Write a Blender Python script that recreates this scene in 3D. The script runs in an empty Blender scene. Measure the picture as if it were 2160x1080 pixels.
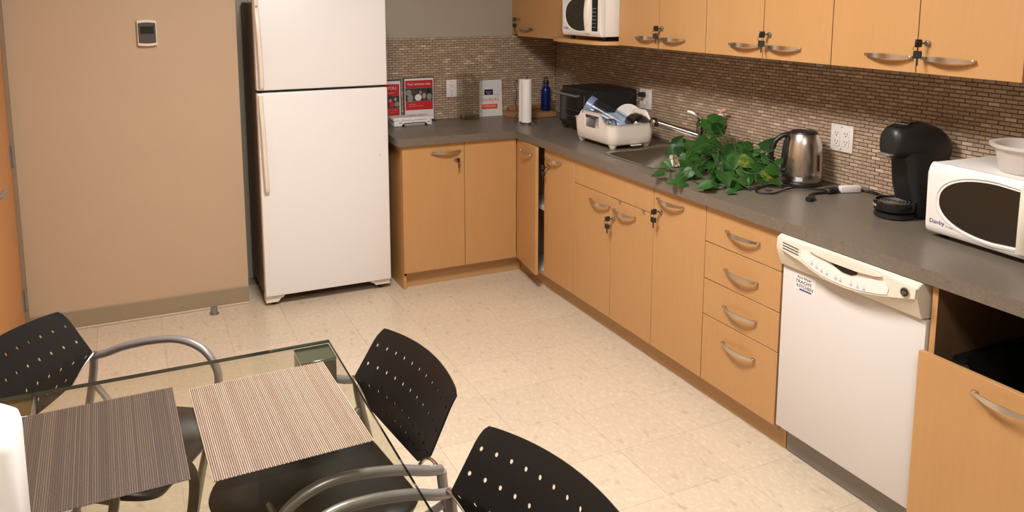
import bpy, bmesh, math, random
from mathutils import Vector, Matrix
R = math.radians
PI = math.pi
SC = bpy.context.scene
COL = SC.collection
random.seed(7)

# ------------------------------------------------------------------ camera
cam_d = bpy.data.cameras.new('camera')
cam = bpy.data.objects.new('camera', cam_d)
COL.objects.link(cam)
SC.camera = cam
YAW, PIT, ROL, FPX = 0.4348, 0.1429, -0.0019, 1690.88
CX, CY = 1050.49, 238.52
fw = Vector((math.sin(YAW)*math.cos(PIT), math.cos(YAW)*math.cos(PIT), -math.sin(PIT)))
r0 = Vector((math.cos(YAW), -math.sin(YAW), 0))
u0 = r0.cross(fw)
rt = r0*math.cos(ROL) + u0*math.sin(ROL)
up = -r0*math.sin(ROL) + u0*math.cos(ROL)
M = Matrix((rt, up, -fw)).transposed().to_4x4()
M.translation = Vector((-2.7472, -4.9409, 1.7078))
cam.matrix_world = M
cam_d.sensor_fit = 'HORIZONTAL'
cam_d.sensor_width = 36.0
cam_d.lens = 36.0*FPX/2160
cam_d.shift_x = (1080-CX)/2160
cam_d.shift_y = (CY-540)/2160
cam_d.clip_start = 0.02

# ------------------------------------------------------------------ world, exposure, lamps
w = bpy.data.worlds.new('world')
SC.world = w
w.use_nodes = True
w.node_tree.nodes['Background'].inputs[0].default_value = (1.0, 0.86, 0.72, 1)
w.node_tree.nodes['Background'].inputs[1].default_value = 0.01
SC.view_settings.view_transform = 'Standard'
SC.view_settings.look = 'None'
SC.view_settings.gamma = 1.0
SC.view_settings.exposure = 0.0
SC.view_settings.use_curve_mapping = False
CEIL = 2.72
LIGHT_COL = (1.0, 0.94, 0.90)
LAMPS = [(-2.00, -2.65, 92.0), (-2.20, -4.90, 45.0)]      # x, y, emission of each ceiling light

# ------------------------------------------------------------------ materials
def nodes(name):
    m = bpy.data.materials.new(name)
    m.use_nodes = True
    nt = m.node_tree
    return m, nt, nt.nodes['Principled BSDF']

def setp(b, **k):
    for n, v in k.items():
        b.inputs[n.replace('_', ' ')].default_value = v

def c4(c):
    return (c[0], c[1], c[2], 1.0)

def simple(name, col, rough=0.5, metal=0.0, spec=0.5, noise=0.0, nscale=40, bump=0.0, **k):
    m, nt, b = nodes(name)
    b.inputs['Base Color'].default_value = c4(col)
    b.inputs['Roughness'].default_value = rough
    b.inputs['Metallic'].default_value = metal
    b.inputs['Specular IOR Level'].default_value = spec
    for n, v in k.items():
        b.inputs[n].default_value = v
    t = nt.nodes.new('ShaderNodeTexCoord')
    n = nt.nodes.new('ShaderNodeTexNoise')
    n.inputs['Scale'].default_value = nscale
    n.inputs['Detail'].default_value = 4
    nt.links.new(t.outputs['Object'], n.inputs['Vector'])
    if noise:
        mx = nt.nodes.new('ShaderNodeMix'); mx.data_type = 'RGBA'
        mx.inputs[6].default_value = c4([x*(1-noise) for x in col])
        mx.inputs[7].default_value = c4([min(1, x*(1+noise)) for x in col])
        nt.links.new(n.outputs['Fac'], mx.inputs[0])
        nt.links.new(mx.outputs[2], b.inputs['Base Color'])
    if bump:
        bp = nt.nodes.new('ShaderNodeBump')
        bp.inputs['Strength'].default_value = bump
        bp.inputs['Distance'].default_value = 0.002
        nt.links.new(n.outputs['Fac'], bp.inputs['Height'])
        nt.links.new(bp.outputs['Normal'], b.inputs['Normal'])
    return m

def wood(name, a, bcol, rough=0.42, axis=2, scale=1.0):
    m, nt, b = nodes(name)
    t = nt.nodes.new('ShaderNodeTexCoord')
    mp = nt.nodes.new('ShaderNodeMapping')
    s = [26*scale]*3; s[axis] = 1.6*scale
    mp.inputs['Scale'].default_value = s
    n = nt.nodes.new('ShaderNodeTexNoise')
    n.inputs['Scale'].default_value = 3.0; n.inputs['Detail'].default_value = 6; n.inputs['Distortion'].default_value = 0.6
    n2 = nt.nodes.new('ShaderNodeTexNoise')
    n2.inputs['Scale'].default_value = 0.25; n2.inputs['Detail'].default_value = 2
    mx = nt.nodes.new('ShaderNodeMix'); mx.data_type = 'RGBA'
    mx.inputs[6].default_value = c4(a); mx.inputs[7].default_value = c4(bcol)
    add = nt.nodes.new('ShaderNodeMath'); add.operation = 'MULTIPLY_ADD'
    add.inputs[1].default_value = 0.6; 
    nt.links.new(t.outputs['Object'], mp.inputs['Vector'])
    nt.links.new(mp.outputs['Vector'], n.inputs['Vector'])
    nt.links.new(mp.outputs['Vector'], n2.inputs['Vector'])
    nt.links.new(n.outputs['Fac'], add.inputs[0])
    mul = nt.nodes.new('ShaderNodeMath'); mul.operation = 'MULTIPLY'; mul.inputs[1].default_value = 0.4
    nt.links.new(n2.outputs['Fac'], mul.inputs[0])
    nt.links.new(mul.outputs[0], add.inputs[2])
    nt.links.new(add.outputs[0], mx.inputs[0])
    nt.links.new(mx.outputs[2], b.inputs['Base Color'])
    b.inputs['Roughness'].default_value = rough
    bp = nt.nodes.new('ShaderNodeBump'); bp.inputs['Strength'].default_value = 0.05; bp.inputs['Distance'].default_value = 0.001
    nt.links.new(n.outputs['Fac'], bp.inputs['Height']); nt.links.new(bp.outputs['Normal'], b.inputs['Normal'])
    return m

def speckle(name, base, light, dark, scale=60, rough=0.35, amt=1.0, per_object=False):
    m, nt, b = nodes(name)
    t = nt.nodes.new('ShaderNodeTexCoord')
    geo = nt.nodes.new('ShaderNodeNewGeometry')
    mp = nt.nodes.new('ShaderNodeMapping'); mp.inputs['Scale'].default_value = (1, 0.55, 1)
    n1 = nt.nodes.new('ShaderNodeTexNoise'); n1.inputs['Scale'].default_value = scale; n1.inputs['Detail'].default_value = 5; n1.inputs['Roughness'].default_value = 0.7
    n2 = nt.nodes.new('ShaderNodeTexNoise'); n2.inputs['Scale'].default_value = scale*0.42; n2.inputs['Detail'].default_value = 3
    n3 = nt.nodes.new('ShaderNodeTexNoise'); n3.inputs['Scale'].default_value = 1.7; n3.inputs['Detail'].default_value = 2
    nt.links.new(geo.outputs['Position'], mp.inputs['Vector'])
    for n in (n1, n2, n3): nt.links.new(mp.outputs['Vector'], n.inputs['Vector'])
    r1 = nt.nodes.new('ShaderNodeValToRGB'); r1.color_ramp.elements[0].position = 0.48; r1.color_ramp.elements[1].position = 0.68
    r2 = nt.nodes.new('ShaderNodeValToRGB'); r2.color_ramp.elements[0].position = 0.60; r2.color_ramp.elements[1].position = 0.72
    nt.links.new(n1.outputs['Fac'], r1.inputs[0]); nt.links.new(n2.outputs['Fac'], r2.inputs[0])
    a = nt.nodes.new('ShaderNodeMix'); a.data_type = 'RGBA'; a.inputs[6].default_value = c4(base); a.inputs[7].default_value = c4(light)
    c = nt.nodes.new('ShaderNodeMix'); c.data_type = 'RGBA'; c.inputs[7].default_value = c4(dark)
    nt.links.new(r1.outputs[0], a.inputs[0]); nt.links.new(a.outputs[2], c.inputs[6]); nt.links.new(r2.outputs[0], c.inputs[0])
    hs = nt.nodes.new('ShaderNodeHueSaturation')
    mr = nt.nodes.new('ShaderNodeMapRange'); mr.inputs[3].default_value = 0.93; mr.inputs[4].default_value = 1.07
    if per_object:
        oi = nt.nodes.new('ShaderNodeObjectInfo'); mr.inputs[3].default_value = 0.965; mr.inputs[4].default_value = 1.03
        nt.links.new(oi.outputs['Random'], mr.inputs[0])
    else:
        nt.links.new(n3.outputs['Fac'], mr.inputs[0])
    nt.links.new(mr.outputs[0], hs.inputs['Value']); nt.links.new(c.outputs[2], hs.inputs['Color'])
    nt.links.new(hs.outputs[0], b.inputs['Base Color'])
    b.inputs['Roughness'].default_value = rough
    return m

def tile_mat(name, island):
    m, nt, b = nodes(name)
    if island:
        g = nt.nodes.new('ShaderNodeNewGeometry'); out = g.outputs['Random Per Island']
    else:
        g = nt.nodes.new('ShaderNodeObjectInfo'); out = g.outputs['Random']
    r = nt.nodes.new('ShaderNodeValToRGB'); cr = r.color_ramp
    cols = [(0.0, (0.36, 0.26, 0.175)), (0.3, (0.40, 0.29, 0.20)), (0.62, (0.44, 0.325, 0.23)), (0.90, (0.48, 0.36, 0.26)), (0.975, (0.62, 0.485, 0.37))]
    cr.elements[0].position = 0; cr.elements[0].color = c4(cols[0][1])
    cr.elements[1].position = cols[1][0]; cr.elements[1].color = c4(cols[1][1])
    for p, c in cols[2:]:
        e = cr.elements.new(p); e.color = c4(c)
    nt.links.new(out, r.inputs[0])
    geo = nt.nodes.new('ShaderNodeNewGeometry')
    n = nt.nodes.new('ShaderNodeTexNoise'); n.inputs['Scale'].default_value = 90; n.inputs['Detail'].default_value = 3
    nt.links.new(geo.outputs['Position'], n.inputs['Vector'])
    hs = nt.nodes.new('ShaderNodeHueSaturation'); mr = nt.nodes.new('ShaderNodeMapRange')
    mr.inputs[3].default_value = 0.88; mr.inputs[4].default_value = 1.12
    nt.links.new(n.outputs['Fac'], mr.inputs[0]); nt.links.new(mr.outputs[0], hs.inputs['Value'])
    nt.links.new(r.outputs[0], hs.inputs['Color']); nt.links.new(hs.outputs[0], b.inputs['Base Color'])
    b.inputs['Roughness'].default_value = 0.5
    return m

def glass(name, col, rough=0.02, ior=1.45, alpha_mix=0.0):
    m, nt, b = nodes(name)
    b.inputs['Base Color'].default_value = c4(col)
    b.inputs['Transmission Weight'].default_value = 1.0
    b.inputs['Roughness'].default_value = rough
    b.inputs['IOR'].default_value = ior
    return m

def thinglass(name, col, refl=0.9, rough=0.03):
    """thin clear sheet: transparent body with a fresnel reflection, physically what a flat pane looks like"""
    m = bpy.data.materials.new(name); m.use_nodes = True
    nt = m.node_tree; nt.nodes.clear()
    o = nt.nodes.new('ShaderNodeOutputMaterial')
    tr = nt.nodes.new('ShaderNodeBsdfTransparent'); tr.inputs[0].default_value = c4(col)
    gl = nt.nodes.new('ShaderNodeBsdfGlossy'); gl.inputs['Roughness'].default_value = rough; gl.inputs[0].default_value = (refl, refl, refl, 1)
    lw = nt.nodes.new('ShaderNodeLayerWeight'); pw = nt.nodes.new('ShaderNodeMath'); pw.operation = 'POWER'; pw.inputs[1].default_value = 5
    nt.links.new(lw.outputs['Facing'], pw.inputs[0])
    fr = nt.nodes.new('ShaderNodeMath'); fr.operation = 'MULTIPLY_ADD'; fr.inputs[1].default_value = 0.95; fr.inputs[2].default_value = 0.045
    nt.links.new(pw.outputs[0], fr.inputs[0])
    lw.inputs['Blend'].default_value = 0.5
    mx = nt.nodes.new('ShaderNodeMixShader')
    nt.links.new(fr.outputs[0], mx.inputs[0]); nt.links.new(tr.outputs[0], mx.inputs[1]); nt.links.new(gl.outputs[0], mx.inputs[2])
    nt.links.new(mx.outputs[0], o.inputs[0])
    return m

def milky(name, col, trans=0.5):
    m = bpy.data.materials.new(name); m.use_nodes = True
    nt = m.node_tree; b = nt.nodes['Principled BSDF']
    b.inputs['Base Color'].default_value = c4(col); b.inputs['Roughness'].default_value = 0.3
    tr = nt.nodes.new('ShaderNodeBsdfTransparent'); mx = nt.nodes.new('ShaderNodeMixShader'); mx.inputs[0].default_value = trans
    nt.links.new(b.outputs[0], mx.inputs[1]); nt.links.new(tr.outputs[0], mx.inputs[2])
    nt.links.new(mx.outputs[0], nt.nodes['Material Output'].inputs[0])
    return m

def emit(name, col, s):
    m = bpy.data.materials.new(name); m.use_nodes = True
    b = m.node_tree.nodes['Principled BSDF']
    b.inputs['Base Color'].default_value = (0.9, 0.9, 0.9, 1)
    b.inputs['Emission Color'].default_value = c4(col); b.inputs['Emission Strength'].default_value = s
    return m

def leaf_mat(name, a, bcol, yellow=0.0):
    m, nt, b = nodes(name)
    oi = nt.nodes.new('ShaderNodeObjectInfo')
    mx = nt.nodes.new('ShaderNodeMix'); mx.data_type = 'RGBA'
    mx.inputs[6].default_value = c4(a); mx.inputs[7].default_value = c4(bcol)
    nt.links.new(oi.outputs['Random'], mx.inputs[0])
    t = nt.nodes.new('ShaderNodeTexCoord')
    n = nt.nodes.new('ShaderNodeTexNoise'); n.inputs['Scale'].default_value = 3.5 if yellow else 30
    nt.links.new(t.outputs['Object'], n.inputs['Vector'])
    r = nt.nodes.new('ShaderNodeValToRGB')
    r.color_ramp.elements[0].position = 0.52 if yellow else 0.58; r.color_ramp.elements[1].position = 0.6 if yellow else 0.85
    nt.links.new(n.outputs['Fac'], r.inputs[0])
    m2 = nt.nodes.new('ShaderNodeMix'); m2.data_type = 'RGBA'
    m2.inputs[7].default_value = (0.16, 0.17, 0.02, 1) if yellow else (0.04, 0.11, 0.014, 1)
    nt.links.new(r.outputs[0], m2.inputs[0]); nt.links.new(mx.outputs[2], m2.inputs[6])
    nt.links.new(m2.outputs[2], b.inputs['Base Color'])
    b.inputs['Roughness'].default_value = 0.46
    b.inputs['Specular IOR Level'].default_value = 0.3
    b.inputs['Subsurface Weight'].default_value = 0.0
    return m

MT = {}
MT['wall'] = simple('wall_paint', (0.50, 0.36, 0.235), 0.6, noise=0.03, nscale=3, bump=0.05)
MT['wall2'] = simple('wall_paint_back', (0.38, 0.34, 0.27), 0.6, noise=0.03, nscale=3, bump=0.05)
MT['base'] = simple('baseboard_vinyl', (0.30, 0.235, 0.15), 0.45, noise=0.03)
MT['cove'] = simple('cove_strip', (0.55, 0.43, 0.31), 0.5)
MT['ceil'] = simple('ceiling_tile', (0.34, 0.32, 0.29), 0.9, noise=0.06, nscale=60)
MT['floor'] = speckle('vinyl_tile', (0.60, 0.50, 0.375), (0.70, 0.60, 0.46), (0.50, 0.405, 0.29), per_object=True, rough=0.28)
MT['grout'] = simple('floor_slab', (0.36, 0.29, 0.21), 0.8)
MT['wood'] = wood('maple_laminate', (0.44, 0.235, 0.085), (0.53, 0.295, 0.12))
MT['woodh'] = wood('maple_edge', (0.50, 0.28, 0.11), (0.58, 0.34, 0.15), axis=1)
MT['toe'] = wood('toe_board', (0.42, 0.24, 0.10), (0.50, 0.30, 0.13), axis=1)
MT['inside'] = simple('cabinet_inside', (0.42, 0.31, 0.20), 0.6, noise=0.05)
MT['shaded_inside'] = simple('shaded_cabinet_interior', (0.13, 0.075, 0.038), 0.6)  # shade under the counter put into the waste cabinet's board colour
MT['shelfw'] = simple('white_melamine', (0.72, 0.68, 0.62), 0.5)
MT['counter'] = speckle('laminate_counter', (0.148, 0.122, 0.095), (0.19, 0.157, 0.122), (0.118, 0.098, 0.076), scale=160, rough=0.36)
MT['doorw'] = wood('orange_door_veneer', (0.50, 0.225, 0.07), (0.60, 0.28, 0.09), rough=0.45)
MT['frame'] = simple('door_frame_paint', (0.27, 0.19, 0.12), 0.45)
MT['white'] = simple('appliance_white', (0.80, 0.78, 0.77), 0.38, noise=0.01, nscale=200, bump=0.02)
MT['dwwhite'] = simple('dishwasher_white', (0.66, 0.625, 0.60), 0.38)
MT['cream'] = simple('appliance_cream', (0.72, 0.66, 0.55), 0.38)
MT['handlecream'] = simple('aged_handle_plastic', (0.74, 0.66, 0.54), 0.4)
MT['greyside'] = simple('textured_grey_side', (0.20, 0.155, 0.115), 0.6, noise=0.08, nscale=300, bump=0.1)
MT['plastic'] = simple('white_plastic', (0.80, 0.77, 0.73), 0.35)
MT['plate'] = simple('outlet_plastic', (0.74, 0.70, 0.65), 0.35)
MT['black'] = simple('black_plastic', (0.012, 0.0115, 0.011), 0.42)
MT['chairblack'] = simple('chair_black_plastic', (0.007, 0.0065, 0.0065), 0.42, spec=0.35, bump=0.04, nscale=500)
MT['blackgloss'] = simple('black_gloss', (0.008, 0.008, 0.008), 0.12)
MT['window'] = simple('dark_window', (0.022, 0.017, 0.012), 0.22)
MT['darkmetal'] = simple('dark_metal', (0.03, 0.03, 0.028), 0.4, metal=0.6)
MT['gap'] = simple('dark_gasket', (0.01, 0.01, 0.01), 0.8)
MT['tube'] = simple('grey_powder_coat', (0.30, 0.29, 0.285), 0.34, metal=0.55)
MT['steel'] = simple('brushed_steel', (0.55, 0.50, 0.44), 0.27, metal=1.0, noise=0.05, nscale=150)
MT['nickel'] = simple('satin_nickel', (0.60, 0.56, 0.50), 0.24, metal=1.0)
MT['chrome'] = simple('chrome', (0.55, 0.53, 0.50), 0.12, metal=1.0)
MT['tapmetal'] = simple('tap_chrome', (0.36, 0.34, 0.32), 0.2, metal=1.0)
MT['sink'] = simple('sink_steel', (0.48, 0.44, 0.38), 0.30, metal=1.0)
MT['lockgrey'] = simple('zinc', (0.45, 0.43, 0.40), 0.3, metal=1.0)
MT['tableglass'] = thinglass('table_glass', (0.945, 0.95, 0.90), 0.9, 0.01)
MT['glassedge'] = simple('green_glass_edge', (0.03, 0.05, 0.035), 0.1)
MT['clear'] = thinglass('clear_glass', (0.93, 0.93, 0.91), 1.0, 0.03)
MT['vase'] = thinglass('smoky_glass', (0.95, 0.945, 0.93), 1.0, 0.05)
MT['blueclear'] = thinglass('blue_tint_plastic', (0.82, 0.87, 0.93), 0.8, 0.22)
MT['bluerim'] = milky('blue_plastic_rim', (0.20, 0.28, 0.42), 0.25)
MT['milky'] = milky('translucent_tub', (0.78, 0.72, 0.68), 0.35)
MT['tan'] = simple('bamboo', (0.34, 0.17, 0.07), 0.5, noise=0.15, nscale=25)
MT['blue'] = simple('blue_enamel', (0.006, 0.018, 0.14), 0.25, metal=0.3)
MT['rack'] = simple('rack_plastic', (0.82, 0.75, 0.66), 0.4)
MT['paper'] = simple('paper_towel', (0.85, 0.81, 0.76), 0.85, noise=0.02, bump=0.2, nscale=300)
MT['card'] = simple('card_white', (0.72, 0.72, 0.70), 0.5)
MT['red'] = simple('print_red', (0.50, 0.022, 0.028), 0.4)
MT['redtext'] = simple('print_bright_red', (0.75, 0.08, 0.03), 0.5)
MT['navy'] = simple('print_navy', (0.008, 0.012, 0.035), 0.4)
MT['bluetext'] = simple('print_blue', (0.03, 0.045, 0.22), 0.5)
MT['ink'] = simple('marker_ink', (0.03, 0.02, 0.02), 0.5)
MT['greytext'] = simple('print_grey', (0.42, 0.38, 0.40), 0.5)
MT['whitetext'] = simple('print_white', (0.80, 0.74, 0.70), 0.5)
MT['photo'] = simple('photo_dark', (0.05, 0.045, 0.04), 0.4, noise=0.8, nscale=25)
MT['skin'] = simple('photo_tan', (0.45, 0.26, 0.18), 0.5)
MT['photogrey'] = simple('photo_grey', (0.25, 0.25, 0.24), 0.5, noise=0.3)
MT['thermo'] = simple('slate_plastic', (0.06, 0.045, 0.042), 0.5)
MT['lcd'] = simple('lcd', (0.015, 0.02, 0.014), 0.2)
MT['leaf'] = leaf_mat('pothos_leaf', (0.008, 0.040, 0.006), (0.030, 0.105, 0.014))
MT['leafy'] = leaf_mat('pothos_leaf_yellowing', (0.03, 0.09, 0.01), (0.05, 0.12, 0.015), 1.0)
MT['stem'] = simple('green_stem', (0.05, 0.085, 0.018), 0.5)
MT['soil'] = simple('dark_pot', (0.02, 0.016, 0.012), 0.6)
MT['pink'] = simple('pink_plastic', (0.68, 0.36, 0.30), 0.4, noise=0.25, nscale=30)
MT['grey'] = simple('grey_metal', (0.24, 0.22, 0.20), 0.4, metal=0.3)
MT['bag'] = simple('black_bag', (0.012, 0.012, 0.012), 0.28, bump=1.0, nscale=30)
MT['binrim'] = simple('grey_bin', (0.20, 0.19, 0.18), 0.5)
MT['brass'] = simple('pale_box', (0.16, 0.22, 0.30), 0.6)
MT['tile'] = tile_mat('mosaic_tile', False)
MT['tiles'] = tile_mat('mosaic_tiles', True)
MT['mortar'] = simple('mortar', (0.14, 0.095, 0.06), 0.9, noise=0.1)

# woven placemat strand material
def weave(ca, cb):
    m, nt, b = nodes('woven_vinyl')
    geo = nt.nodes.new('ShaderNodeNewGeometry')
    oi = nt.nodes.new('ShaderNodeNewGeometry')
    r = nt.nodes.new('ShaderNodeValToRGB')
    r.color_ramp.elements[0].color = c4(ca); r.color_ramp.elements[1].color = c4(cb)
    nt.links.new(oi.outputs['Random Per Island'], r.inputs[0])
    nt.links.new(r.outputs[0], b.inputs['Base Color'])
    b.inputs['Roughness'].default_value = 0.42
    return m
MT['weave'] = weave((0.44, 0.315, 0.225), (0.58, 0.435, 0.325))  # right mat: sheen painted in as a lighter strand colour
MT['weave_shaded'] = weave((0.095, 0.064, 0.043), (0.175, 0.122, 0.085))  # left mat: shaded copy of the same weave, shade put into the colour
MT['matback'] = simple('mat_backing', (0.05, 0.035, 0.028), 0.7)

# ------------------------------------------------------------------ mesh helpers
def NB(): return bmesh.new()

def box(bm, x0, x1, y0, y1, z0, z1, bev=0.0, seg=1):
    x0, x1 = min(x0, x1), max(x0, x1); y0, y1 = min(y0, y1), max(y0, y1); z0, z1 = min(z0, z1), max(z0, z1)
    m = Matrix.Translation(((x0+x1)/2, (y0+y1)/2, (z0+z1)/2)) @ Matrix.Diagonal((x1-x0, y1-y0, z1-z0, 1))
    r = bmesh.ops.create_cube(bm, size=1, matrix=m)
    if bev:
        es = list({e for v in r['verts'] for e in v.link_edges})
        bmesh.ops.bevel(bm, geom=es, offset=bev, segments=seg, affect='EDGES', profile=0.5)
    return bm

def loft(bm, loops, cap0=True, cap1=True, close=True):
    rows = [[bm.verts.new(p) for p in lp] for lp in loops]
    n = len(rows[0])
    for a, b in zip(rows, rows[1:]):
        for i in range(n if close else n-1):
            j = (i+1) % n
            bm.faces.new((a[i], a[j], b[j], b[i]))
    if cap0: bm.faces.new(list(reversed(rows[0])))
    if cap1: bm.faces.new(rows[-1])
    return rows

def rrect(hx, hy, r, n=5):
    r = min(r, hx-1e-4, hy-1e-4)
    out = []
    for cx, cy, a0 in ((hx-r, hy-r, 0), (-hx+r, hy-r, 90), (-hx+r, -hy+r, 180), (hx-r, -hy+r, 270)):
        for k in range(n+1):
            a = R(a0+90*k/n)
            out.append((cx+r*math.cos(a), cy+r*math.sin(a)))
    return out

def ring(hx, hy, r, z, cx=0, cy=0, n=5):
    return [(cx+x, cy+y, z) for x, y in rrect(hx, hy, r, n)]

def lathe(bm, prof, cx=0, cy=0, cz=0, n=28, cap0=True, cap1=True):
    loops = [[(cx+r*math.cos(2*PI*i/n), cy+r*math.sin(2*PI*i/n), cz+z) for i in range(n)] for r, z in prof]
    loft(bm, loops, cap0, cap1)

def catmull(pts, n=6, closed=False):
    P = [Vector(p) for p in pts]; out = []
    m = len(P)
    rng = m if closed else m-1
    for i in range(rng):
        if closed: p0, p1, p2, p3 = P[i-1], P[i], P[(i+1) % m], P[(i+2) % m]
        else: p0, p1, p2, p3 = P[max(i-1, 0)], P[i], P[i+1], P[min(i+2, m-1)]
        for k in range(n):
            t = k/n
            out.append(0.5*((2*p1)+(-p0+p2)*t+(2*p0-5*p1+4*p2-p3)*t*t+(-p0+3*p1-3*p2+p3)*t*t*t))
    if not closed: out.append(P[-1])
    return out

def tube(bm, pts, r, seg=8, closed=False, rs=None, flat=1.0):
    P = [Vector(p) for p in pts]; n = len(P)
    T = []
    for i in range(n):
        if closed: t = P[(i+1) % n]-P[i-1]
        else: t = P[min(i+1, n-1)]-P[max(i-1, 0)]
        T.append(t.normalized())
    a = Vector((0, 0, 1)) if abs(T[0].z) < 0.9 else Vector((1, 0, 0))
    N = (a-T[0]*a.dot(T[0])).normalized()
    loops = []
    for i in range(n):
        N = (N-T[i]*N.dot(T[i])).normalized()
        B = T[i].cross(N)
        rr = rs[i] if rs else r
        loops.append([P[i]+N*rr*flat*math.cos(2*PI*k/seg)+B*rr*math.sin(2*PI*k/seg) for k in range(seg)])
    if closed:
        loops.append(loops[0]); 
        rows = [[bm.verts.new(p) for p in lp] for lp in loops[:-1]]
        for i in range(n):
            A, Bq = rows[i], rows[(i+1) % n]
            for k in range(seg):
                j = (k+1) % seg
                bm.faces.new((A[k], A[j], Bq[j], Bq[k]))
    else:
        loft(bm, loops)

def prism(bm, poly, axis, a0, a1):
    """poly of 2-D points in the two other axes (in x,y,z order), extruded along axis from a0 to a1"""
    def P(p, a):
        q = list(p); q.insert(axis, a); return tuple(q)
    lo = [bm.verts.new(P(p, a0)) for p in poly]; hi = [bm.verts.new(P(p, a1)) for p in poly]
    n = len(poly)
    bm.faces.new(lo[::-1]); bm.faces.new(hi)
    for i in range(n):
        j = (i+1) % n
        bm.faces.new((lo[i], lo[j], hi[j], hi[i]))

def disc(bm, c, r, axis, th, n=20, ry=None):
    ry = ry or r
    o = [q for i, q in enumerate(c) if i != axis]
    prism(bm, [(o[0]+r*math.cos(2*PI*k/n), o[1]+ry*math.sin(2*PI*k/n)) for k in range(n)], axis, c[axis], c[axis]+th)

def mesh_from(name, bm, mat, smooth=38):
    bmesh.ops.recalc_face_normals(bm, faces=bm.faces[:])
    me = bpy.data.meshes.new(name)
    bm.to_mesh(me); bm.free()
    me.materials.append(mat)
    if smooth:
        me.polygons.foreach_set('use_smooth', [True]*len(me.polygons))
        me.set_sharp_from_angle(angle=R(smooth))
    return me

def thing(name, label, cat, loc=(0, 0, 0), rz=0.0, group=None):
    o = bpy.data.objects.new(name, None)
    o.empty_display_size = 0.05
    COL.objects.link(o)
    o.location = loc; o.rotation_euler = (0, 0, rz)
    o['label'] = label; o['category'] = cat
    if group: o['group'] = group
    return o

def tag(o, label=None, cat=None, group=None, kind=None):
    if label: o['label'] = label
    if cat: o['category'] = cat
    if group: o['group'] = group
    if kind: o['kind'] = kind
    return o

def part(name, bm, mat, parent=None, world=True, label=None, smooth=38, kind=None):
    """bm in world coordinates (world=True) is moved to the thing's own frame"""
    if world and parent is not None:
        root = parent
        while root.parent: root = root.parent
        mw = Matrix.LocRotScale(root.location, root.rotation_euler, None)
        bm.transform(mw.inverted())
    o = bpy.data.objects.new(name, mesh_from(name, bm, MT[mat] if isinstance(mat, str) else mat, smooth))
    COL.objects.link(o)
    if parent is not None: o.parent = parent
    if label: o['label'] = label
    if kind: o['kind'] = kind
    return o

def inst(name, me, parent, loc, rot=(0, 0, 0), label=None):
    """loc given in world for un-rotated things at parent's root location"""
    o = bpy.data.objects.new(name, me); COL.objects.link(o)
    root = parent
    while root.parent: root = root.parent
    o.parent = parent
    o.location = Vector(loc)-root.location
    o.rotation_euler = rot
    if label: o['label'] = label
    return o

def text_bm(txt, size, xs=1.0):
    cu = bpy.data.curves.new('t', 'FONT'); cu.body = txt; cu.size = size; cu.extrude = 0.0003
    cu.align_x = 'CENTER'; cu.align_y = 'CENTER'; cu.resolution_u = 2
    ob = bpy.data.objects.new('t', cu); COL.objects.link(ob)
    dg = bpy.context.evaluated_depsgraph_get()
    me = bpy.data.meshes.new_from_object(ob.evaluated_get(dg))
    bm = NB(); bm.from_mesh(me)
    bpy.data.objects.remove(ob); bpy.data.meshes.remove(me); bpy.data.curves.remove(cu)
    bm.transform(Matrix.Diagonal((xs, 1, 1, 1)))
    return bm

def text(name, txt, size, mat, parent, loc, facing, xs=1.0, tilt=0.0):
    """facing '-y' or '-x' : the direction the lettering is read from"""
    bm = text_bm(txt, size, xs)
    rot = Matrix.Rotation(PI/2, 4, 'X')
    if facing == '-x': rot = Matrix.Rotation(-PI/2, 4, 'Z') @ rot
    if facing == 'up': rot = Matrix.Identity(4)
    bm.transform(Matrix.Translation(loc) @ rot @ Matrix.Rotation(tilt, 4, 'Z'))
    return part(name, bm, mat, parent, smooth=0)

def struct(name, bm, mat, smooth=0):
    o = part(name, bm, mat, None, smooth=smooth)
    o['kind'] = 'structure'
    return o

# ------------------------------------------------------------------ setting
XL = -3.28; YF = -6.6; YS = -0.407; XS = -2.197
b = NB(); box(b, XL-0.1, 0.1, YF-0.1, 0.1, -0.06, -0.0025)
floor = struct('floor', b, 'grout')
T = 0.305
tb = NB(); box(tb, -T/2+0.0004, T/2-0.0004, -T/2+0.0004, T/2-0.0004, -0.0024, 0.0)
tile_me = mesh_from('floor_tile', tb, MT['floor'], 0)
x = -1.44-6*T
while x < -0.56:
    y = -0.407-T
    k = 0
    yy = 0.0-0.12
    while yy > YF+T/2:
        cx, cy = x+T/2, yy-T/2
        if cx-T/2 > XL-T and cx > XL-0.1:
            o = bpy.data.objects.new('floor_tile', tile_me); COL.objects.link(o)
            o.parent = floor; o.location = (cx, cy, 0)
        yy -= T
    x += T
b = NB(); box(b, XL-0.12, 0.12, YF-0.12, 0.12, CEIL, CEIL+0.05)
struct('ceiling', b, 'ceil')
b = NB(); box(b, XS-0.02, 0.12, 0.0, 0.12, 0, CEIL); struct('wall_back', b, 'wall2')
b = NB(); box(b, 0.0, 0.12, YF, 0.0, 0, CEIL); struct('wall_right', b, 'wall2')
b = NB(); box(b, XL-0.12, XS, YS, 0.12, 0, CEIL); struct('wall_alcove', b, 'wall')
b = NB(); box(b, XL-0.12, 0.12, YF-0.12, YF, 0, CEIL); struct('wall_front', b, 'frame')
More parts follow.
